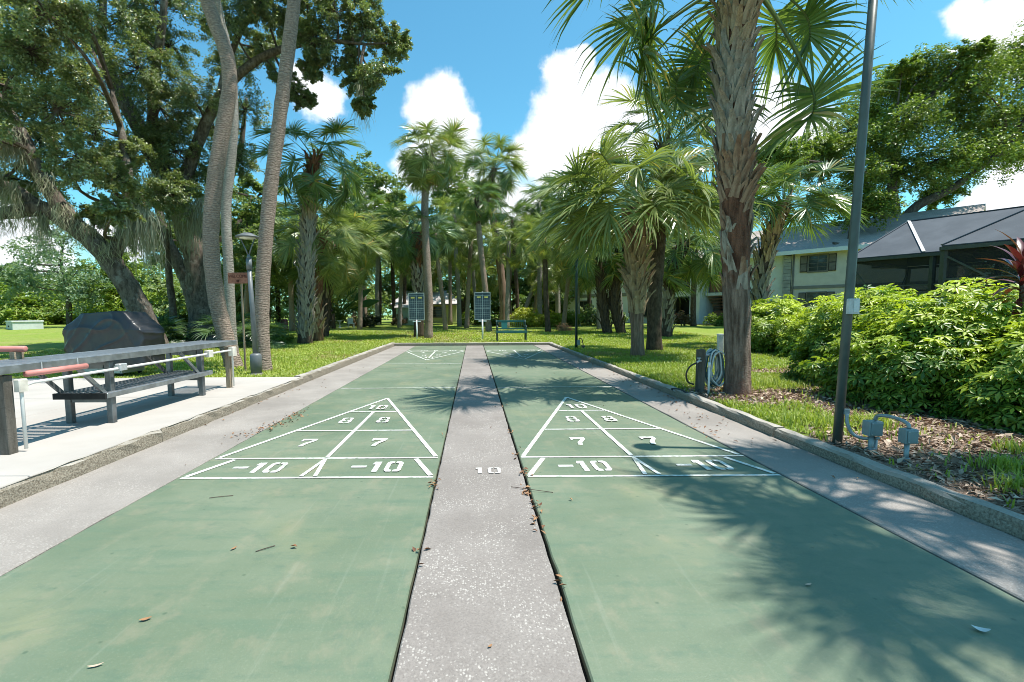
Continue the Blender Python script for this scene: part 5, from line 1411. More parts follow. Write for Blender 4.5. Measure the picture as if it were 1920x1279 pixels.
# shed and house beyond
shed = thing('garden_shed', 'small pale green shed behind the left scoreboard', 'shed', (-4.6, 33.5, 0.38))
part('wall', 'shed_green', shed, (-0.75, 0.75, 0, 1.4, 0, 1.25))
MB().slab([(-0.85, -0.15, 1.24), (0.85, -0.15, 1.24), (0.85, 0.7, 1.62), (-0.85, 0.7, 1.62)], 0.05).slab([(-0.85, 0.7, 1.62), (0.85, 0.7, 1.62), (0.85, 1.55, 1.24), (-0.85, 1.55, 1.24)], 0.05).build('roof', 'shed_roof', shed)
d_ = part('door', 'shed_green', shed, (-0.3, 0.5, -0.03, -0.002, 0.02, 1.1))
part('handle', 'shutter_dark', d_, (0.38, 0.42, -0.06, -0.031, 0.5, 0.62))
house = thing('house', 'low house with pale pinkish roof behind the tallest palm', 'house', (-3.2, 40.0, 0.42))
part('wall', 'house_yellow', house, (-3.2, 1.8, 0, 5, 0, 1.6))
MB().slab([(-3.6, -0.5, 1.55), (2.2, -0.5, 1.55), (1.2, 2.2, 2.75), (-2.6, 2.2, 2.75)], 0.08).slab([(2.2, 5.5, 1.55), (-3.6, 5.5, 1.55), (-2.6, 2.2, 2.75), (1.2, 2.2, 2.75)], 0.08).build('roof', 'shed_roof', house)
part('gutter', 'trim_brown', house, (-3.6, 2.2, -0.58, -0.51, 1.46, 1.56))
window(house, -0.8, 0.6, 0.5, 1.3, -0.003, False)

# ================================================================== COURT FURNITURE
# metal counter with slatted top
tb = thing('metal_counter', 'long grey metal counter with slatted top and lower shelf on the patio', 'counter', (-3.69, 5.2, 0.12))
X0, X1, YA, YB, ZT = -0.26, 0.26, -1.75, 1.77, 0.665
for x in (X0, X1 - 0.035):
    MB().cbox(x, x + 0.035, YA, YB, ZT - 0.062, ZT, 0.004).build('side_rail', 'aluminium', tb)
for y in (YA, YB - 0.03):
    MB().box(X0 + 0.036, X1 - 0.036, y, y + 0.03, ZT - 0.07, ZT - 0.004).build('end_cap', 'black_rubber', tb)
ns = 64
sm = MB().cbox(X0 + 0.036, X1 - 0.036, -0.0185, 0.0185, -0.02, 0.0, 0.003).mesh('slat', 'aluminium')
for k in range(ns):
    y = YA + 0.055 + (YB - YA - 0.11) * k / (ns - 1)
    inst('slat', sm, tb, Matrix.Translation((0, y, ZT - 0.002 + random.uniform(-0.0008, 0.0008))))
def leg(x, y, z1, mat='aluminium_dull', w=0.058):
    MB().cbox(x - w / 2, x + w / 2, y - w / 2, y + w / 2, 0, z1, 0.005).build('leg', mat, tb)
for y in (-0.62, 0.93):
    leg(0.20, y, ZT - 0.075); leg(-0.20, y, ZT - 0.075)
leg(0.20, -1.66, ZT - 0.075, 'grey_wood', 0.075); leg(-0.20, -1.66, ZT - 0.075, 'grey_wood', 0.075)
leg(0.21, 1.6, ZT - 0.10, 'weathered_wood', 0.062); leg(-0.20, 1.6, ZT - 0.075, 'aluminium_dull', 0.06)
for y in (-0.62, 0.93, -1.66):
    MB().box(-0.16, 0.16, y - 0.02, y + 0.02, ZT - 0.14, ZT - 0.08).build('crossbar', 'aluminium_dull', tb)
for (ya, yb, za) in ((-1.0, -0.65, 0.26), (0.5, 0.90, 0.27)):
    MB().beam((0.2, ya, ZT - 0.08), (0.2, yb, za), 0.025, 0.035).build('brace', 'aluminium', tb)
    MB().beam((-0.2, ya, ZT - 0.08), (-0.2, yb, za), 0.025, 0.035).build('brace', 'aluminium_dull', tb)
for (a, b) in ((-0.235, -0.01), (0.012, 0.258)):
    sh = MB().cbox(a, b, -0.74, 1.10, 0.255, 0.305, 0.005).build('shelf_plank', 'aluminium', tb)
    for k in range(5):
        xx = a + 0.03 + k * (b - a - 0.06) / 4
        MB().box(xx - 0.006, xx + 0.006, -0.735, 1.095, 0.304, 0.309).build('rib', 'aluminium', sh)
MB().box(-0.235, 0.258, -0.765, -0.742, 0.25, 0.306).build('end_cap', 'black_rubber', tb)
for y in (-0.62, 0.93):
    MB().box(-0.165, 0.165, y - 0.02, y + 0.02, 0.20, 0.253).build('crossbar', 'aluminium_dull', tb)
MB().tube([(0.272, -1.60, 0.02), (0.272, -1.60, 0.47), (0.272, -1.585, 0.50), (0.272, -1.5, 0.515), (0.272, 0.0, 0.525), (0.272, 1.50, 0.535), (0.272, 1.585, 0.53), (0.272, 1.60, 0.50), (0.272, 1.60, 0.02)], 0.0125, 10).build('conduit', 'pvc_white', tb, True)
MB().cbox(0.25, 0.30, -1.64, -1.565, 0.46, 0.555, 0.006).build('junction_box', 'pvc_stained', tb)
MB().cbox(0.246, 0.302, -0.61, -0.51, 0.50, 0.565, 0.006).build('junction_box', 'galvanized', tb)
MB().cbox(0.242, 0.312, 0.94, 1.04, 0.49, 0.575, 0.006).build('junction_box', 'pvc_stained', tb)
MB().cbox(0.24, 0.31, 1.55, 1.66, 0.45, 0.58, 0.006).build('junction_box', 'pvc_stained', tb)
# pink poles
pk = thing('pink_pole', 'short pink pole hanging under the near front edge of the counter', 'pole', (-3.43, 4.0, 0.705))
MB().tube([(0, -0.34, 0.0), (0, -0.1, 0.0), (0, 0.24, 0.0)], 0.024, 12).build('rod', 'pink_paint', pk, True)
MB().tube([(0, -0.2, 0.02), (0, -0.2, 0.08)], 0.006, 6).tube([(0, 0.15, 0.02), (0, 0.15, 0.08)], 0.006, 6).build('hanger', 'galvanized', pk)
pk = thing('pink_pole', 'pink pole lying across the counter top at the left edge', 'pole', (-3.88, 4.1, 0.785))
MB().tube([(0.075, -0.02, 0.085), (0.07, -0.02, 0.085), (-0.6, 0.0, 0.085), (-1.3, 0.02, 0.085)], [0.016, 0.026, 0.026, 0.026], 12).build('rod', 'pink_paint', pk, True)
MB().box(-0.03, 0.01, -0.06, 0.03, 0.0, 0.062).build('rest', 'weathered_wood', pk)
MB().box(-1.2, -1.14, -0.04, 0.06, -0.665, 0.062).build('post', 'weathered_wood', pk)
# covered grill
def fbm(x, y):
    return vnoise(x, y, 1.0) * 0.5 + vnoise(x + 7, y + 3, 2.1) * 0.3 + vnoise(x + 1, y + 9, 4.3) * 0.2
gr = thing('covered_grill', 'barbecue grill on a cart under a crumpled black cover', 'grill', (-6.42, 8.62, 0.10), R(-8))
nu, nv = 220, 90
V = []
for j in range(nv):
    v = j / (nv - 1)
    for i in range(nu):
        a = 2 * math.pi * i / nu
        # plan: rounded box, section: straight skirt, sloping shoulders, raised middle hood
        ca, sa = math.cos(a), math.sin(a)
        k = 1.0 / (abs(ca) ** 9 + abs(sa) ** 9) ** (1 / 9)
        if v < 0.55:
            h = v / 0.55
            sx = 0.79 - 0.015 * h + 0.012 * math.sin(7 * a) * (1 - h); sy = 0.31; z = 0.19 + 0.62 * h
        elif v < 0.85:
            h = (v - 0.55) / 0.30
            sx = 0.775 - 0.33 * h; sy = 0.31 - 0.05 * h; z = 0.81 + 0.30 * h
        else:
            h = (v - 0.85) / 0.15
            sx = 0.445 * (1 - h); sy = 0.26 * (1 - h); z = 1.11 + 0.012 * math.sin(h * 1.57)
        x = ca * k * sx; y = sa * k * sy
        fold = 0.5 * math.sin(5.1 * x + 2.3 * z + 1.0) * math.sin(3.7 * z - 2.0 * y + 0.4)
        wrp = 0.8 * math.sin(3.1 * x + 4.4 * z) + 0.5 * math.sin(5.3 * z - 4.1 * x + 1.3)
        r1 = (1 - abs(math.sin(7.5 * z + 4.2 * (x - 0.1) ** 2 * 2 + wrp + 0.6 * y))) ** 3
        r2 = (1 - abs(math.sin(6.0 * x - 5.0 * z + 1.7 * wrp + 2.0))) ** 4
        r3 = (1 - abs(math.sin(11.0 * x + 3.0 * z + wrp * 0.9))) ** 4 * max(0.0, 0.75 - z)
        pleat = math.sin(x * 19 + 2.0 * wrp) * max(0.0, 0.5 - z)
        flat_ = float(sstep(0.24, 0.36, z)) * float(sstep(0.87, 0.80, v))
        off = fold * (0.02 if v < 0.86 else 0.004) + (r1 * 0.022 + r2 * 0.018 + r3 * 0.03 - 0.006) * flat_ + pleat * 0.035
        l = math.hypot(ca, sa)
        hem = 0.03 * math.sin(3 * a + 1) + 0.02 * math.sin(8 * a) if v < 0.05 else 0
        V.append((x + ca * off, y + sa * off * (0.9), z + hem * (1 - v / 0.05 if v < 0.05 else 0) + (fold * 0.03 if v > 0.5 else 0)))
fs = []
for j in range(nv - 1):
    for i in range(nu):
        i2 = (i + 1) % nu
        fs.append((j * nu + i, j * nu + i2, (j + 1) * nu + i2, (j + 1) * nu + i))
MB().add(V, fs).build('cover', 'black_cover', gr, True)
ct = MB().cbox(-0.55, 0.33, -0.25, 0.25, 0.05, 0.30, 0.008).build('cart', 'steel_panel', gr)
for k, (a, b) in enumerate(((-0.53, -0.12), (-0.10, 0.31))):
    for (c, d) in ((0.06, 0.115), (0.125, 0.19), (0.20, 0.28)):
        MB().box(a, b, -0.262, -0.251, c, d).build('drawer_front', 'steel_panel', ct)
for (x, y) in ((-0.48, -0.2), (0.27, -0.2), (-0.48, 0.2), (0.27, 0.2)):
    MB().tube([(x, y - 0.018, 0.035), (x, y + 0.018, 0.035)], 0.035, 14).build('wheel', 'black_rubber', gr, True)
# lamp post with disc hood
def lamp_post(name, label, x, y, z0, H, body, hood, base_mat, lean=(0, 0), yoke=True, pr=0.038):
    root = thing(name, label, 'lamp post', (x, y, z0))
    lx, ly = lean
    MB().lathe([(0.115, -0.05), (0.115, 0.03), (0.105, 0.045)], 20).build('footing', base_mat, root, True)
    MB().lathe([(0.095, 0.03), (0.095, 0.16), (0.098, 0.165), (0.098, 0.36), (0.085, 0.385), (0.05, 0.40)], 24).build('base', body, root, True)
    MB().tube([(0, 0, 0.36), (lx * 0.5, ly, H * 0.5), (lx * 0.86, ly, H - 0.62)], [pr * 1.25, pr * 1.05, pr], 16).build('pole', body, root, True)
    cx = lx
    MB().tube([(cx * 0.86, 0, H - 0.63), (cx * 0.9, 0, H - 0.44)], pr * 1.3, 16).build('fitter', hood, root, True)
    MB().tube([(cx * 0.88, 0, H - 0.45), (cx * 0.92, 0, H - 0.36)], [pr * 1.1, pr * 0.5], 12).build('yoke_hub', hood, root, True)
    for s in (-1, 1):
        MB().tube([(cx * 0.92, 0, H - 0.4), (cx * 0.95 + s * 0.05, 0, H - 0.26), (cx + s * 0.12, 0, H - 0.1)], 0.011, 8).build('yoke_arm', hood, root, True)
    MB().lathe([(0.0, 0.0), (0.13, 0.0), (0.135, -0.035), (0.0, -0.045)][::-1], 24, (cx, 0, H - 0.06)).build('lens', 'lens', root, True)
    MB().lathe([(0.19, -0.03), (0.2, -0.02), (0.195, -0.008), (0.13, 0.022), (0.07, 0.05), (0.03, 0.055), (0.0, 0.058)], 28, (cx, 0, H - 0.05)).build('hood', hood, root, True)
    return root
lamp_post('lamp_post', 'grey garden lamp post with flat disc hood beside the palms', -3.88, 8.55, 0.07, 2.5, 'lamp_grey', 'lamp_grey', 'side_concrete', (-0.05, 0))
# wooden sign on its own post behind the lamp post
sg = thing('wooden_sign', 'small weathered red wooden sign left of the lamp post', 'sign', (-4.48, 9.28, 0.07))
MB().cbox(0.03, 0.06, 0.012, 0.042, -0.05, 1.84, 0.003).build('post', 'weathered_wood', sg)
bd = MB().cbox(-0.19, 0.19, -0.015, 0.012, 1.68, 1.885, 0.006).build('board', 'red_wood', sg)
MB().tube([(0.0, -0.03, 1.725), (0.0, -0.012, 1.725)], 0.024, 12).build('knot', 'sign_ink', bd)
cu = bpy.data.curves.new('lettering', 'FONT'); cu.body = 'WELCOME'; cu.size = 0.085; cu.align_x = 'CENTER'; cu.extrude = 0.002
tmp = link(bpy.data.objects.new('lettering_tmp', cu))
dg = bpy.context.evaluated_depsgraph_get()
lm = bpy.data.meshes.new_from_object(tmp.evaluated_get(dg))
bpy.data.objects.remove(tmp)
lm.materials.clear(); lm.materials.append(MATS['sign_ink'])
lo = link(bpy.data.objects.new('lettering', lm)); lo.parent = bd
lo.matrix_local = Matrix.Translation((0, -0.0172, 1.785)) @ Matrix.Rotation(R(90), 4, 'X') @ Matrix.Diagonal((0.88, 1, 1, 1))
# tall green light pole with box, cable and lamp head above the picture
lp_ = thing('light_pole', 'tall dark green light pole by the right kerb', 'light pole', (2.965, 3.88, 0.05))
MB().tube([(0, 0, -0.06), (0.03, 0, 1.2), (0.06, 0, 2.6), (0.09, 0, 3.9)], [0.034, 0.033, 0.031, 0.029], 18).build('pole', 'pole_green', lp_, True)
MB().lathe([(0.05, -0.03), (0.05, 0.008), (0.042, 0.02)], 18).build('foot', 'pole_green', lp_, True)
MB().lathe([(0.0, -0.04), (0.10, -0.04), (0.115, -0.02), (0.11, 0.03), (0.04, 0.07), (0.0, 0.075)], 20, (0.09, 0, 4.0)).build('lamp_head', 'pole_green', lp_, True)
MB().tube([(0.09, 0, 3.88), (0.09, 0, 3.99)], 0.04, 12).build('collar', 'pole_green', lp_, True)
bx = MB().cbox(-0.02, 0.065, -0.075, -0.036, 1.07, 1.19, 0.006).build('switch_box', 'box_pale', lp_)
MB().box(0.012, 0.05, -0.08, -0.0755, 1.085, 1.175).build('cover_plate', 'utility_pale', bx)
MB().cbox(0.012, 0.05, -0.055, -0.032, 0.265, 0.31, 0.004).build('cable_gland', 'conduit', lp_)
MB().tube(smooth_path([(0.03, -0.05, 0.27), (0.028, -0.06, 0.2), (0.05, -0.09, 0.12), (0.09, -0.15, 0.095), (0.115, -0.22, 0.115), (0.115, -0.262, 0.125)], 6), 0.0125, 10).build('cable', 'conduit', lp_, True)
# electrical boxes on short posts
def ebox(label, x, y, pw, bx0, bx1, bz0, bz1, by, mats=('box_grey', 'conduit')):
    root = thing('electrical_box', label, 'electrical box', (x, y, 0.04), group='electrical boxes beside the light pole')
    MB().tube([(0, 0, -0.06), (0, 0, bz0 + 0.02)], pw, 12).build('post', mats[1], root, True)
    MB().tube([(0, 0, 0.01), (0, 0, 0.05)], pw * 1.35, 12).build('coupling', mats[1], root, True)
    b = MB().cbox(bx0, bx1, -by, by, bz0, bz1, 0.005).build('box', mats[0], root)
    MB().cbox(bx0 + 0.008, bx1 - 0.008, -by - 0.008, -by - 0.0005, bz0 + 0.008, bz1 - 0.008, 0.003).build('cover', mats[0], b)
    for (a, c) in ((bx0 + 0.014, bz0 + 0.014), (bx1 - 0.014, bz1 - 0.014), (bx0 + 0.014, bz1 - 0.014), (bx1 - 0.014, bz0 + 0.014)):
        MB().tube([(a, -by - 0.008, c), (a, -by - 0.011, c)], 0.004, 8).build('screw', 'galvanized', b)
    return root
e1 = ebox('grey electrical box joined by a bent cable to the light pole', 3.06, 3.66, 0.020, -0.048, 0.055, 0.15, 0.262, 0.04)
MB().tube([(0.04, 0.01, -0.1), (0.04, 0.01, 0.13)], 0.016, 10).build('post', 'conduit', e1, True)
e2 = ebox('grey electrical box on a single thin post, right one of two', 3.10, 3.40, 0.016, -0.04, 0.05, 0.16, 0.262, 0.035)
MB().tube(smooth_path([(0.01, 0.0, 0.262), (0.005, 0.02, 0.30), (-0.01, 0.12, 0.32), (-0.03, 0.22, 0.31), (-0.03, 0.25, 0.272)], 5), 0.013, 10).build('link_conduit', 'conduit', e2, True)
# hose on its posts
hs = thing('hose_post', 'dark wooden post holding the hose tap by the large palm', 'post', (3.02, 6.40, 0.05))
MB().cbox(-0.045, 0.045, -0.045, 0.045, -0.1, 0.60, 0.006).build('post', 'grey_wood', hs)
tp_ = MB().tube([(-0.02, -0.05, 0.45), (-0.05, -0.06, 0.45), (-0.08, -0.06, 0.43)], 0.014, 8).build('tap', 'galvanized', hs, True)
MB().tube([(-0.05, -0.06, 0.45), (-0.05, -0.06, 0.49)], 0.006, 6).tube([(-0.075, -0.06, 0.49), (-0.025, -0.06, 0.49)], 0.007, 6).build('tap_handle', 'galvanized', tp_)
MB().tube([(0.0, 0.0, 0.52), (0.15, 0.02, 0.53), (0.30, 0.08, 0.53)], 0.018, 8).build('hanger_arm', 'galvanized', hs, True)
MB().tube(smooth_path([(-0.08, -0.06, 0.43), (-0.16, -0.05, 0.38), (-0.20, -0.03, 0.28), (-0.17, -0.02, 0.17), (-0.08, 0.0, 0.13)], 6), 0.011, 8).build('supply_hose', 'hose_black', hs, True)
ho = thing('garden_hose', 'pale and dark garden hose hung in long coils beside the palm', 'hose', (3.22, 6.45, 0.07))
rh = np.random.default_rng(4)
for k in range(13):
    w = rh.uniform(0.055, 0.10); b = rh.uniform(0.03, 0.16); dx = rh.uniform(-0.03, 0.03); dyy = -0.1 + k * 0.017; t0 = 0.565 + rh.uniform(-0.012, 0.015)
    pts = [(dx, dyy, t0), (dx + w * 0.7, dyy, t0 - 0.05), (dx + w, dyy - 0.01, 0.38), (dx + w * 1.1, dyy, b + 0.12), (dx + rh.uniform(-0.02, 0.03), dyy + 0.01, b), (dx - w * 1.05, dyy, b + 0.12), (dx - w, dyy, 0.38), (dx - w * 0.7, dyy, t0 - 0.05), (dx, dyy, t0)]
    MB().tube(smooth_path(pts, 5), 0.0105, 7, False).build('coil', ['hose_pale', 'hose_pale', 'hose_teal', 'hose_pale', 'hose_teal'][k % 5], ho, True)
MB().tube(smooth_path([(-0.15, -0.05, 0.10), (-0.3, -0.12, 0.012), (-0.42, -0.16, 0.02), (-0.5, -0.12, 0.06), (-0.56, -0.02, 0.05), (-0.5, 0.1, 0.014)], 6), 0.0105, 8).build('trailing_end', 'hose_black', ho, True)
wp = thing('marker_post', 'white square post right behind the hose coils', 'post', (3.50, 6.85, 0.06))
MB().cbox(-0.034, 0.034, -0.034, 0.034, -0.1, 0.76, 0.005).build('post', 'pvc_stained', wp)
MB().cbox(-0.038, 0.038, -0.038, 0.038, 0.761, 0.775, 0.003).build('cap', 'pvc_white', wp)
wp = thing('riser_pipe', 'thin white pipe just right of the dark hose post', 'pipe', (3.075, 6.27, 0.06))
MB().tube([(0, 0, -0.1), (0, 0, 0.40)], 0.014, 10).build('pipe', 'pvc_white', wp, True)
MB().tube([(0, 0, 0.37), (0, 0, 0.43)], 0.02, 10).build('coupling', 'pvc_white', wp, True)
# thin dark pole further back
dp = thing('light_pole', 'thin dark light pole at the right kerb in front of the yellow hedge', 'light pole', (3.07, 14.4, 0.07))
MB().tube([(0, 0, -0.05), (-0.02, 0, 2.0), (-0.02, 0, 3.9)], [0.04, 0.037, 0.032], 14).build('pole', 'bench_dark', dp, True)
MB().lathe([(0.0, -0.04), (0.10, -0.04), (0.115, -0.02), (0.11, 0.03), (0.04, 0.07), (0.0, 0.075)], 18, (-0.02, 0, 4.0)).build('lamp_head', 'pole_green', dp, True)
MB().tube([(-0.02, 0, 3.88), (-0.02, 0, 3.99)], 0.04, 10).build('collar', 'pole_green', dp, True)
MB().cbox(0.0, 0.09, -0.09, -0.035, 0.12, 0.28, 0.005).build('junction_box', 'box_grey', dp)
MB().tube(smooth_path([(0.05, -0.06, 0.27), (0.10, -0.06, 0.33), (0.16, -0.05, 0.27), (0.19, -0.04, 0.12), (0.19, -0.04, -0.05)], 5), 0.014, 8).build('cable', 'hose_black', dp, True)
MB().cbox(0.15, 0.24, -0.09, 0.0, -0.02, 0.12, 0.006).build('ground_box', 'lamp_dark', dp)
# scoreboards
def scoreboard(label, x, y):
    z0 = float(zl(y)) - 0.01
    root = thing('scoreboard', label, 'scoreboard', (x, y, z0), group='scoreboards at the far end of the courts')
    MB().tube([(0, 0, -0.1), (0, 0, 0.82)], 0.032, 12).build('post', 'post_white', root, True)
    MB().cbox(-0.16, 0.16, -0.025, 0.025, 0.735, 0.775, 0.004).build('crossbar', 'post_white', root)
    bw, z1, z2 = 0.29, 0.83, 1.86
    bd = MB().box(-bw, bw, -0.012, 0.012, z1, z2).build('board', 'board_blue', root)
    MB().box(-bw - 0.025, bw + 0.025, -0.02, 0.02, z2, z2 + 0.03).build('frame', 'board_frame', root)
    MB().box(-bw - 0.025, bw + 0.025, -0.02, 0.02, z1 - 0.03, z1).build('frame', 'board_frame', root)
    for s in (-1, 1):
        MB().box(min(s * bw, s * (bw + 0.025)), max(s * bw, s * (bw + 0.025)), -0.02, 0.02, z1, z2).build('frame', 'board_frame', root)
        MB().box(s * 0.145 - 0.075, s * 0.145 + 0.075, -0.017, -0.0125, 1.665, 1.725).build('name_plate', 'board_yellow', bd)
    MB().box(-0.008, 0.008, -0.0155, -0.0125, z1, 1.80).build('score_line', 'board_line', bd)
    MB().box(-bw, bw, -0.0165, -0.0125, 1.25, 1.264).build('score_line', 'board_line', bd)
    for k in range(1, 9):
        zz = z1 + (1.64 - z1) * k / 9
        for s in (-1, 1):
            MB().box(min(s * 0.01, s * bw), max(s * 0.01, s * bw), -0.0145, -0.0125, zz - 0.0035, zz + 0.0035).build('score_line', 'board_line', bd)
    for xx in (-0.218, -0.145, -0.073, 0.073, 0.145, 0.218):
        MB().box(xx - 0.003, xx + 0.003, -0.0142, -0.0125, z1, 1.64).build('score_line', 'board_line', bd)
    MB().box(-bw, bw, -0.0145, -0.0125, 1.76, 1.775).build('score_line', 'board_line', bd)
    MB().lathe([(0.012, 0), (0.02, 0.012), (0.012, 0.03), (0.0, 0.034)], 10, (0, 0, z2 + 0.03)).build('finial', 'post_white', root, True)
scoreboard('blue grid scoreboard on white post behind the left court', -2.27, 19.35)
scoreboard('blue grid scoreboard on white post behind the centre strip', 0.36, 19.15)
# bench, its back towards the courts' far kerb
bn = thing('park_bench', 'teal metal bench on the lawn behind the right court', 'bench', (1.43, 18.3, 0.085))
for s in (-1, 1):
    x = s * 0.54
    MB().tube(smooth_path([(x, -0.24, -0.03), (x, -0.22, 0.2), (x, -0.23, 0.40), (x, -0.22, 0.58), (x, 0.02, 0.60), (x, 0.20, 0.58)], 4), 0.024, 9).build('leg', 'bench_dark', bn, True)
    MB().tube(smooth_path([(x, 0.20, -0.03), (x, 0.17, 0.2), (x, 0.16, 0.42), (x, 0.24, 0.80)], 4), 0.024, 9).build('leg', 'bench_dark', bn, True)
    MB().box(x - 0.04, x + 0.04, -0.28, -0.19, -0.03, 0.0).build('foot', 'bench_dark', bn)
for k in range(7):
    y = -0.23 + k * 0.062
    MB().cbox(-0.58, 0.58, y - 0.024, y + 0.024, 0.385, 0.41, 0.004).build('seat_slat', 'bench_green', bn)
MB().cbox(-0.58, 0.58, -0.275, -0.258, 0.33, 0.41, 0.004).build('seat_edge', 'bench_green', bn)
for k in range(2):
    z = 0.46 if k == 0 else 0.735
    MB().cbox(-0.58, 0.58, 0.175 + 0.2 * (z - 0.42), 0.195 + 0.2 * (z - 0.42), z, z + 0.05, 0.004).build('back_rail', 'bench_green', bn)
MB().beam((-0.25, 0.20, 0.49), (-0.25, 0.25, 0.74), 0.22, 0.012).build('back_panel', 'bench_green', bn)
for k in range(16):
    x = -0.56 + k * 1.12 / 15
    if -0.37 < x < -0.13: continue
    MB().beam((x, 0.195, 0.5), (x, 0.24, 0.735), 0.006, 0.006).build('back_wire', 'bench_green', bn)
MB().cbox(-0.58, 0.58, 0.235, 0.26, 0.79, 0.815, 0.004).build('top_rail', 'bench_green', bn)
for k in range(6):
    MB().beam((-0.55 + k * 0.22, 0.245, 0.78), (-0.55 + k * 0.22, 0.247, 0.80), 0.02, 0.015).build('bracket', 'bench_green', bn)
# utility cabinet on the left lawn
ub = thing('utility_cabinet', 'low pale utility cabinet on the far left lawn', 'cabinet', (-29.4, 31.6, 0.30), R(-38))
MB().cbox(-1.0, 1.0, -0.75, 0.75, 0.0, 0.52, 0.02).build('body', 'utility_pale', ub)
MB().cbox(-1.04, 1.04, -0.79, 0.79, 0.525, 0.60, 0.02).build('lid', 'utility_pale', ub)
MB().box(-0.9, 0.9, -0.77, -0.751, 0.06, 0.48).build('door', 'utility_side', ub)
MB().box(-0.12, 0.12, -0.80, -0.771, 0.2, 0.3).build('latch', 'shutter_dark', ub)
# brown brush pile
bp_ = thing('brush_pile', 'brown pile of dry palm fronds right of the bench', 'brush pile', (4.55, 24.9, 0.22))
for k in range(26):
    e = rg.uniform(0, 6.28)
    inst('dry_frond', DRY[k % 2], bp_, Matrix.Translation((rg.normal(0, 0.33), rg.normal(0, 0.18), 0.12 + rg.uniform(0, 0.33))) @ Matrix.Rotation(e, 4, 'Z') @ Matrix.Rotation(R(-45 + rg.uniform(-20, 20)), 4, 'Y') @ Matrix.Scale(rg.uniform(0.35, 0.55), 4))
# small white garden pieces, pink barrel
for (lab, x) in (('left of two small white pedestal tables in the shade', -8.75), ('right of two small white pedestal tables in the shade', -8.35)):
    o = MB().lathe([(0.11, 0.0), (0.10, 0.03), (0.035, 0.06), (0.03, 0.32), (0.10, 0.40), (0.17, 0.46), (0.17, 0.48), (0.0, 0.48)], 14).build('pedestal_table', 'white_plaster', None, True)
    o.location = (x, 30.2, float(zl(30.2))); tag(o, lab, 'table', 'white pedestal tables')
ch = thing('lawn_chair', 'small white lawn chair left of the maroon clipped bush', 'chair', (-7.6, 30.0, float(zl(30.0))), R(25))
MB().cbox(-0.18, 0.18, -0.18, 0.18, 0.26, 0.30, 0.01).build('seat', 'white_plaster', ch)
MB().beam((0, 0.17, 0.3), (0, 0.26, 0.62), 0.34, 0.03, (0, 1, 0)).build('backrest', 'white_plaster', ch)
for (x, y) in ((-0.15, -0.15), (0.15, -0.15), (-0.15, 0.15), (0.15, 0.15)):
    MB().tube([(x * 1.1, y * 1.1, -0.02), (x, y, 0.27)], 0.018, 8).build('leg', 'white_plaster', ch)
o = MB().lathe([(0.17, -0.02), (0.2, 0.1), (0.205, 0.3), (0.2, 0.5), (0.17, 0.6), (0.16, 0.6), (0.16, 0.56), (0.0, 0.56)], 18).build('barrel', 'pink_plastic', None, True)
o.location = (-11.35, 29.0, float(zl(29.0))); tag(o, 'dull pink barrel in the shade right of the leaning smooth trunk', 'barrel')

# ================================================================== GRASS, LITTER, FALLEN LEAVES
rb = np.random.default_rng(77)
def blades(x, y, z, h, w, rng, tint, mat='grass_blade'):
    n = len(x)
    a = rng.uniform(0, 2 * math.pi, n); lean = rng.uniform(0.15, 0.9, n)
    d = np.stack([np.cos(a), np.sin(a), np.zeros(n)], 1); s = np.stack([-np.sin(a), np.cos(a), np.zeros(n)], 1)
    p0 = np.stack([x, y, z], 1); up = np.array([0, 0, 1.0])
    h = h[:, None]; w = w[:, None]; l = lean[:, None]
    p1 = p0 + up * h * 0.6 + d * h * l * 0.35
    p2 = p0 + up * h * (1 - 0.35 * l) + d * h * l
    v = np.stack([p0 - s * w / 2, p0 + s * w / 2, p1 + s * w * 0.42, p1 - s * w * 0.42, p2], 1)
    i = np.arange(n)[:, None] * 5
    loops = np.concatenate([i + np.array([[0, 1, 2, 3]]), i + np.array([[3, 2, 4]])], 1).ravel()
    return np_mesh('grass', v.reshape(-1, 3), loops, np.tile([4, 3], n), mat, np.repeat(tint, 5))
def scatter(n, x0, x1, y0, y1, pw=1.6):
    x = rb.uniform(x0, x1, n); u = rb.uniform(0, 1, n)
    y = y0 + (y1 - y0) * u ** pw
    return x, y
GX = []; GY = []
for (n, x0, x1, y0, y1, pw) in [(60000, 2.9, 6.0, 2.0, 9.0, 1.2), (90000, 2.9, 11.0, 7.0, 17.5, 1.1), (90000, -13.0, -3.02, 8.0, 17.5, 1.3), (52000, -9.0, 10.0, 17.66, 26.0, 1.2)]:
    x, y = scatter(n, x0, x1, y0, y1, pw)
    keep = rb.uniform(0, 1, n) > sstep(0.38, 0.62, litter_amount(x, y) + (vnoise(x, y, 3.0) - 0.5) * 0.7) * 0.97
    GX.append(x[keep]); GY.append(y[keep])
x = np.concatenate(GX); y = np.concatenate(GY)
dist = np.hypot(x, y)
hgt = (0.045 + 0.035 * vnoise(x, y, 1.3)) * rb.uniform(0.6, 1.3, len(x)) * (1 + 0.012 * dist)
wid = 0.007 + 0.0011 * dist
tn = np.clip(0.25 + 0.5 * vnoise(x, y, 0.6) + rb.normal(0, 0.16, len(x)), 0, 0.94); dry = sstep(0.55, 0.8, vnoise(x + 3, y + 8, 0.45) * 0.6 + vnoise(x, y, 1.7) * 0.4)
tn[rb.uniform(0, 1, len(x)) > 0.95 - 0.5 * dry] = 0.99
g = link(bpy.data.objects.new('grass', blades(x, y, zl(y) - 0.008, hgt, wid, rb, tn)))
tag(g, 'short lawn grass round the courts', 'grass', kind='stuff')
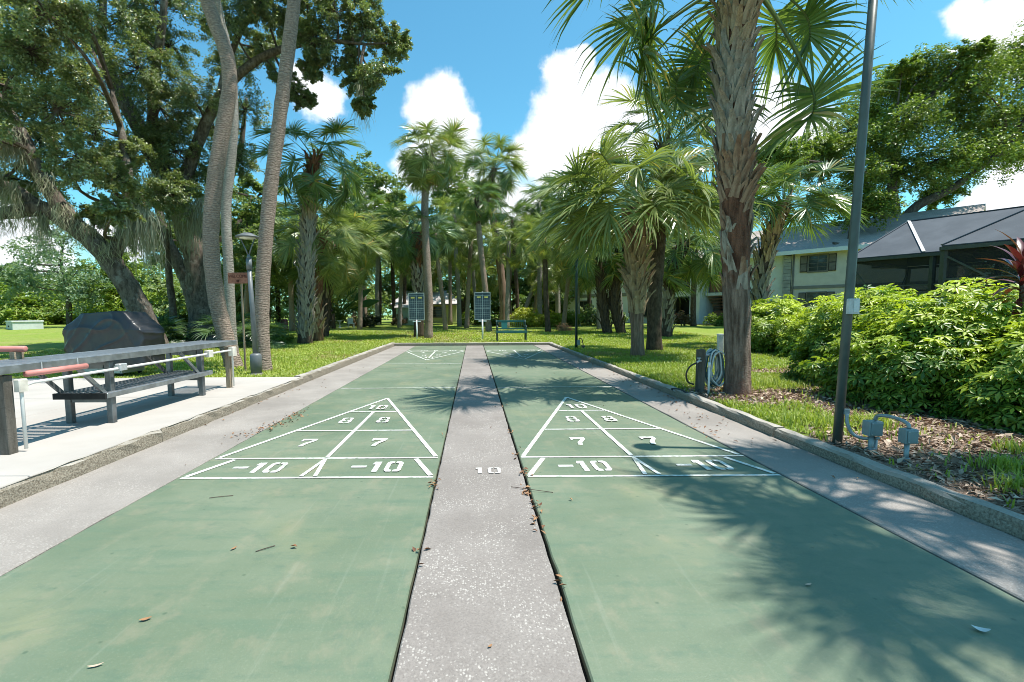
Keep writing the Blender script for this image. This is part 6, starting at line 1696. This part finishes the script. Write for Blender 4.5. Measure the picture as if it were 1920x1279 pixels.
# taller tufts in the bare ground on the right
tx = []; ty = []
for (cx, cy, r, n) in [(3.55, 3.15, 0.12, 260), (3.25, 2.75, 0.13, 320), (4.1, 3.55, 0.12, 200), (3.45, 2.4, 0.12, 200), (3.2, 4.6, 0.22, 500), (3.75, 4.5, 0.2, 280), (4.4, 3.1, 0.16, 260), (4.3, 6.9, 0.4, 600)]:
    tx.append(rb.normal(cx, r * 0.55, n)); ty.append(rb.normal(cy, r * 0.55, n))
tx = np.concatenate(tx); ty = np.concatenate(ty); k = tx > 2.92; tx = tx[k]; ty = ty[k]
g = link(bpy.data.objects.new('grass', blades(tx, ty, zl(ty) - 0.01, rb.uniform(0.06, 0.16, len(tx)), rb.uniform(0.006, 0.011, len(tx)), rb, rb.uniform(0, 0.9, len(tx)))))
tag(g, 'taller grass tufts in the bare mulch near the right kerb', 'grass', kind='stuff')
# mulch of dry leaves and straw
n = 52000
x, y = scatter(n, 2.9, 7.5, 1.6, 11.5, 1.25)
keep = rb.uniform(0, 1, n) < sstep(0.25, 0.7, litter_amount(x, y)) * 0.95 + 0.03
x = x[keep]; y = y[keep]
pts = np.stack([x, y, zl(y) + rb.uniform(-0.002, 0.018, len(x))], 1)
me = leaves('leaf_litter', pts, 0.055, 0.011, 'litter', rb, 1.6, np.clip(rb.beta(1.3, 1.6, len(x)), 0, 1), None, 0.6)
tag(link(bpy.data.objects.new('leaf_litter', me)), 'dry straw and leaf litter under the hedge and palm', 'leaf litter', kind='stuff')
n = 9000
x, y = scatter(n, 2.9, 7.5, 1.6, 11.0, 1.2)
keep = rb.uniform(0, 1, n) < sstep(0.25, 0.7, litter_amount(x, y)); x = x[keep]; y = y[keep]
me = leaves('leaf_litter', np.stack([x, y, zl(y) + rb.uniform(0.004, 0.025, len(x))], 1), 0.07, 0.032, 'litter', rb, 1.0, rb.uniform(0.1, 1, len(x)), None, 0.5)
tag(link(bpy.data.objects.new('leaf_litter', me)), 'broad dry leaves lying in the mulch', 'leaf litter', kind='stuff')
# small dead leaves blown into the joints and against the edges of the courts
P = []
def heap(cx, cy, sx, sy, n):
    n = max(3, int(n * 0.6))
    P.append(np.stack([rb.normal(cx, sx, n), rb.normal(cy, sy, n), rb.uniform(0.006, 0.02, n)], 1))
for (cx, cy, n) in [(0.345, 3.0, 26), (0.35, 2.75, 18), (0.345, 3.35, 22), (0.34, 2.5, 16), (0.35, 3.8, 14), (-0.262, 3.15, 20), (-0.262, 2.2, 8), (0.345, 1.95, 8), (0.35, 4.6, 12), (0.35, 5.9, 10), (-0.262, 4.4, 6)]:
    heap(cx, cy, 0.022, 0.06, n)
for (cx, cy, sx, sy, n) in [(-2.12, 4.75, 0.07, 0.16, 60), (-2.05, 5.1, 0.06, 0.18, 70), (-2.02, 5.45, 0.04, 0.16, 45), (-2.2, 4.5, 0.06, 0.12, 30), (-1.12, 5.75, 0.05, 0.04, 12), (2.62, 6.4, 0.10, 0.4, 60), (2.64, 8.0, 0.08, 0.7, 70), (2.5, 5.3, 0.12, 0.35, 40), (2.3, 4.55, 0.12, 0.25, 36), (2.66, 10.5, 0.06, 1.2, 60), (-2.75, 6.6, 0.05, 0.8, 26), (-2.6, 9.0, 0.15, 1.5, 24), (0.0, 17.42, 1.6, 0.03, 60)]:
    heap(cx, cy, sx, sy, n)
P.append(np.stack([rb.uniform(-2.7, 2.7, 36), rb.uniform(2.2, 13, 36), rb.uniform(0.008, 0.014, 36)], 1))
P = np.concatenate(P); P = P[(P[:, 0] > KX0 + 0.03) & (P[:, 0] < KX1 - 0.02)]
me = leaves('fallen_leaves', P, 0.034, 0.016, 'dead_leaf', rb, 1.4, None, None, 0.5)
tag(link(bpy.data.objects.new('fallen_leaves', me)), 'small brown leaves blown along the joints and edges of the courts', 'fallen leaves', kind='stuff')
# twigs caught in the joints
def curled_leaf(name, label, x, y, L, w, ang, mat, curl=0.35, z=0.004, cat='leaf'):
    V = []; fs = []; m = 7
    for q in range(m + 1):
        t_ = q / m
        xx = (t_ - 0.5) * L; zz = curl * L * (t_ - 0.5) ** 2 * 1.6; ww = w * math.sin(math.pi * (0.06 + 0.88 * t_)) * 0.5
        V += [(xx, -ww, zz + ww * 0.35), (xx, 0, zz), (xx, ww, zz + ww * 0.35)]
    for q in range(m):
        for j in range(2): fs += [q * 3 + j, q * 3 + j + 1, q * 3 + 4 + j, q * 3 + 3 + j]
    o = link(bpy.data.objects.new(name, np_mesh(name, np.array(V), fs, np.full(m * 2, 4), mat, np.full(len(V), 0.75))))
    o.location = (x, y, z); o.rotation_euler = (0, 0, ang)
    return tag(o, label, cat)
curled_leaf('fallen_leaf', 'reddish fallen leaf on the near left court', -1.24, 1.72, 0.04, 0.018, 0.5, 'dead_leaf')
curled_leaf('fallen_leaf', 'two toned fallen leaf below the left minus ten figures', -1.18, 2.27, 0.035, 0.014, 1.2, 'dead_leaf')
curled_leaf('fallen_leaf', 'thin fallen leaf low at the left, close to the camera', -1.24, 1.48, 0.045, 0.01, 0.4, 'litter')
curled_leaf('fallen_leaf', 'pale green pod on the near right court', 1.39, 1.93, 0.035, 0.012, 0.3, 'litter')
curled_leaf('fallen_leaf', 'white scrap at the lower right edge of the right court', 1.80, 1.635, 0.05, 0.028, -0.5, 'bleached_leaf', 0.6)
curled_leaf('fallen_leaf', 'dark curled leaf on the near centre strip', 0.05, 1.56, 0.02, 0.01, 0.8, 'dead_leaf', z=0.008)
def twig(label, pts):
    o = MB().tube(smooth_path(pts, 3), 0.0022, 5).build('twig', 'twig_bark'); tag(o, label, 'twig')
twig('thin twig on the left court below the double ten line', [(-1.66, 2.93, 0.004), (-1.60, 2.95, 0.005), (-1.53, 2.97, 0.004)])
twig('thin bent twig next to the two toned fallen leaf', [(-1.06, 2.24, 0.004), (-1.02, 2.27, 0.006), (-0.99, 2.30, 0.004)])
twig('thin twig crossing the right joint of the centre strip', [(0.24, 3.08, 0.010), (0.36, 3.02, 0.014), (0.50, 2.99, 0.004)])
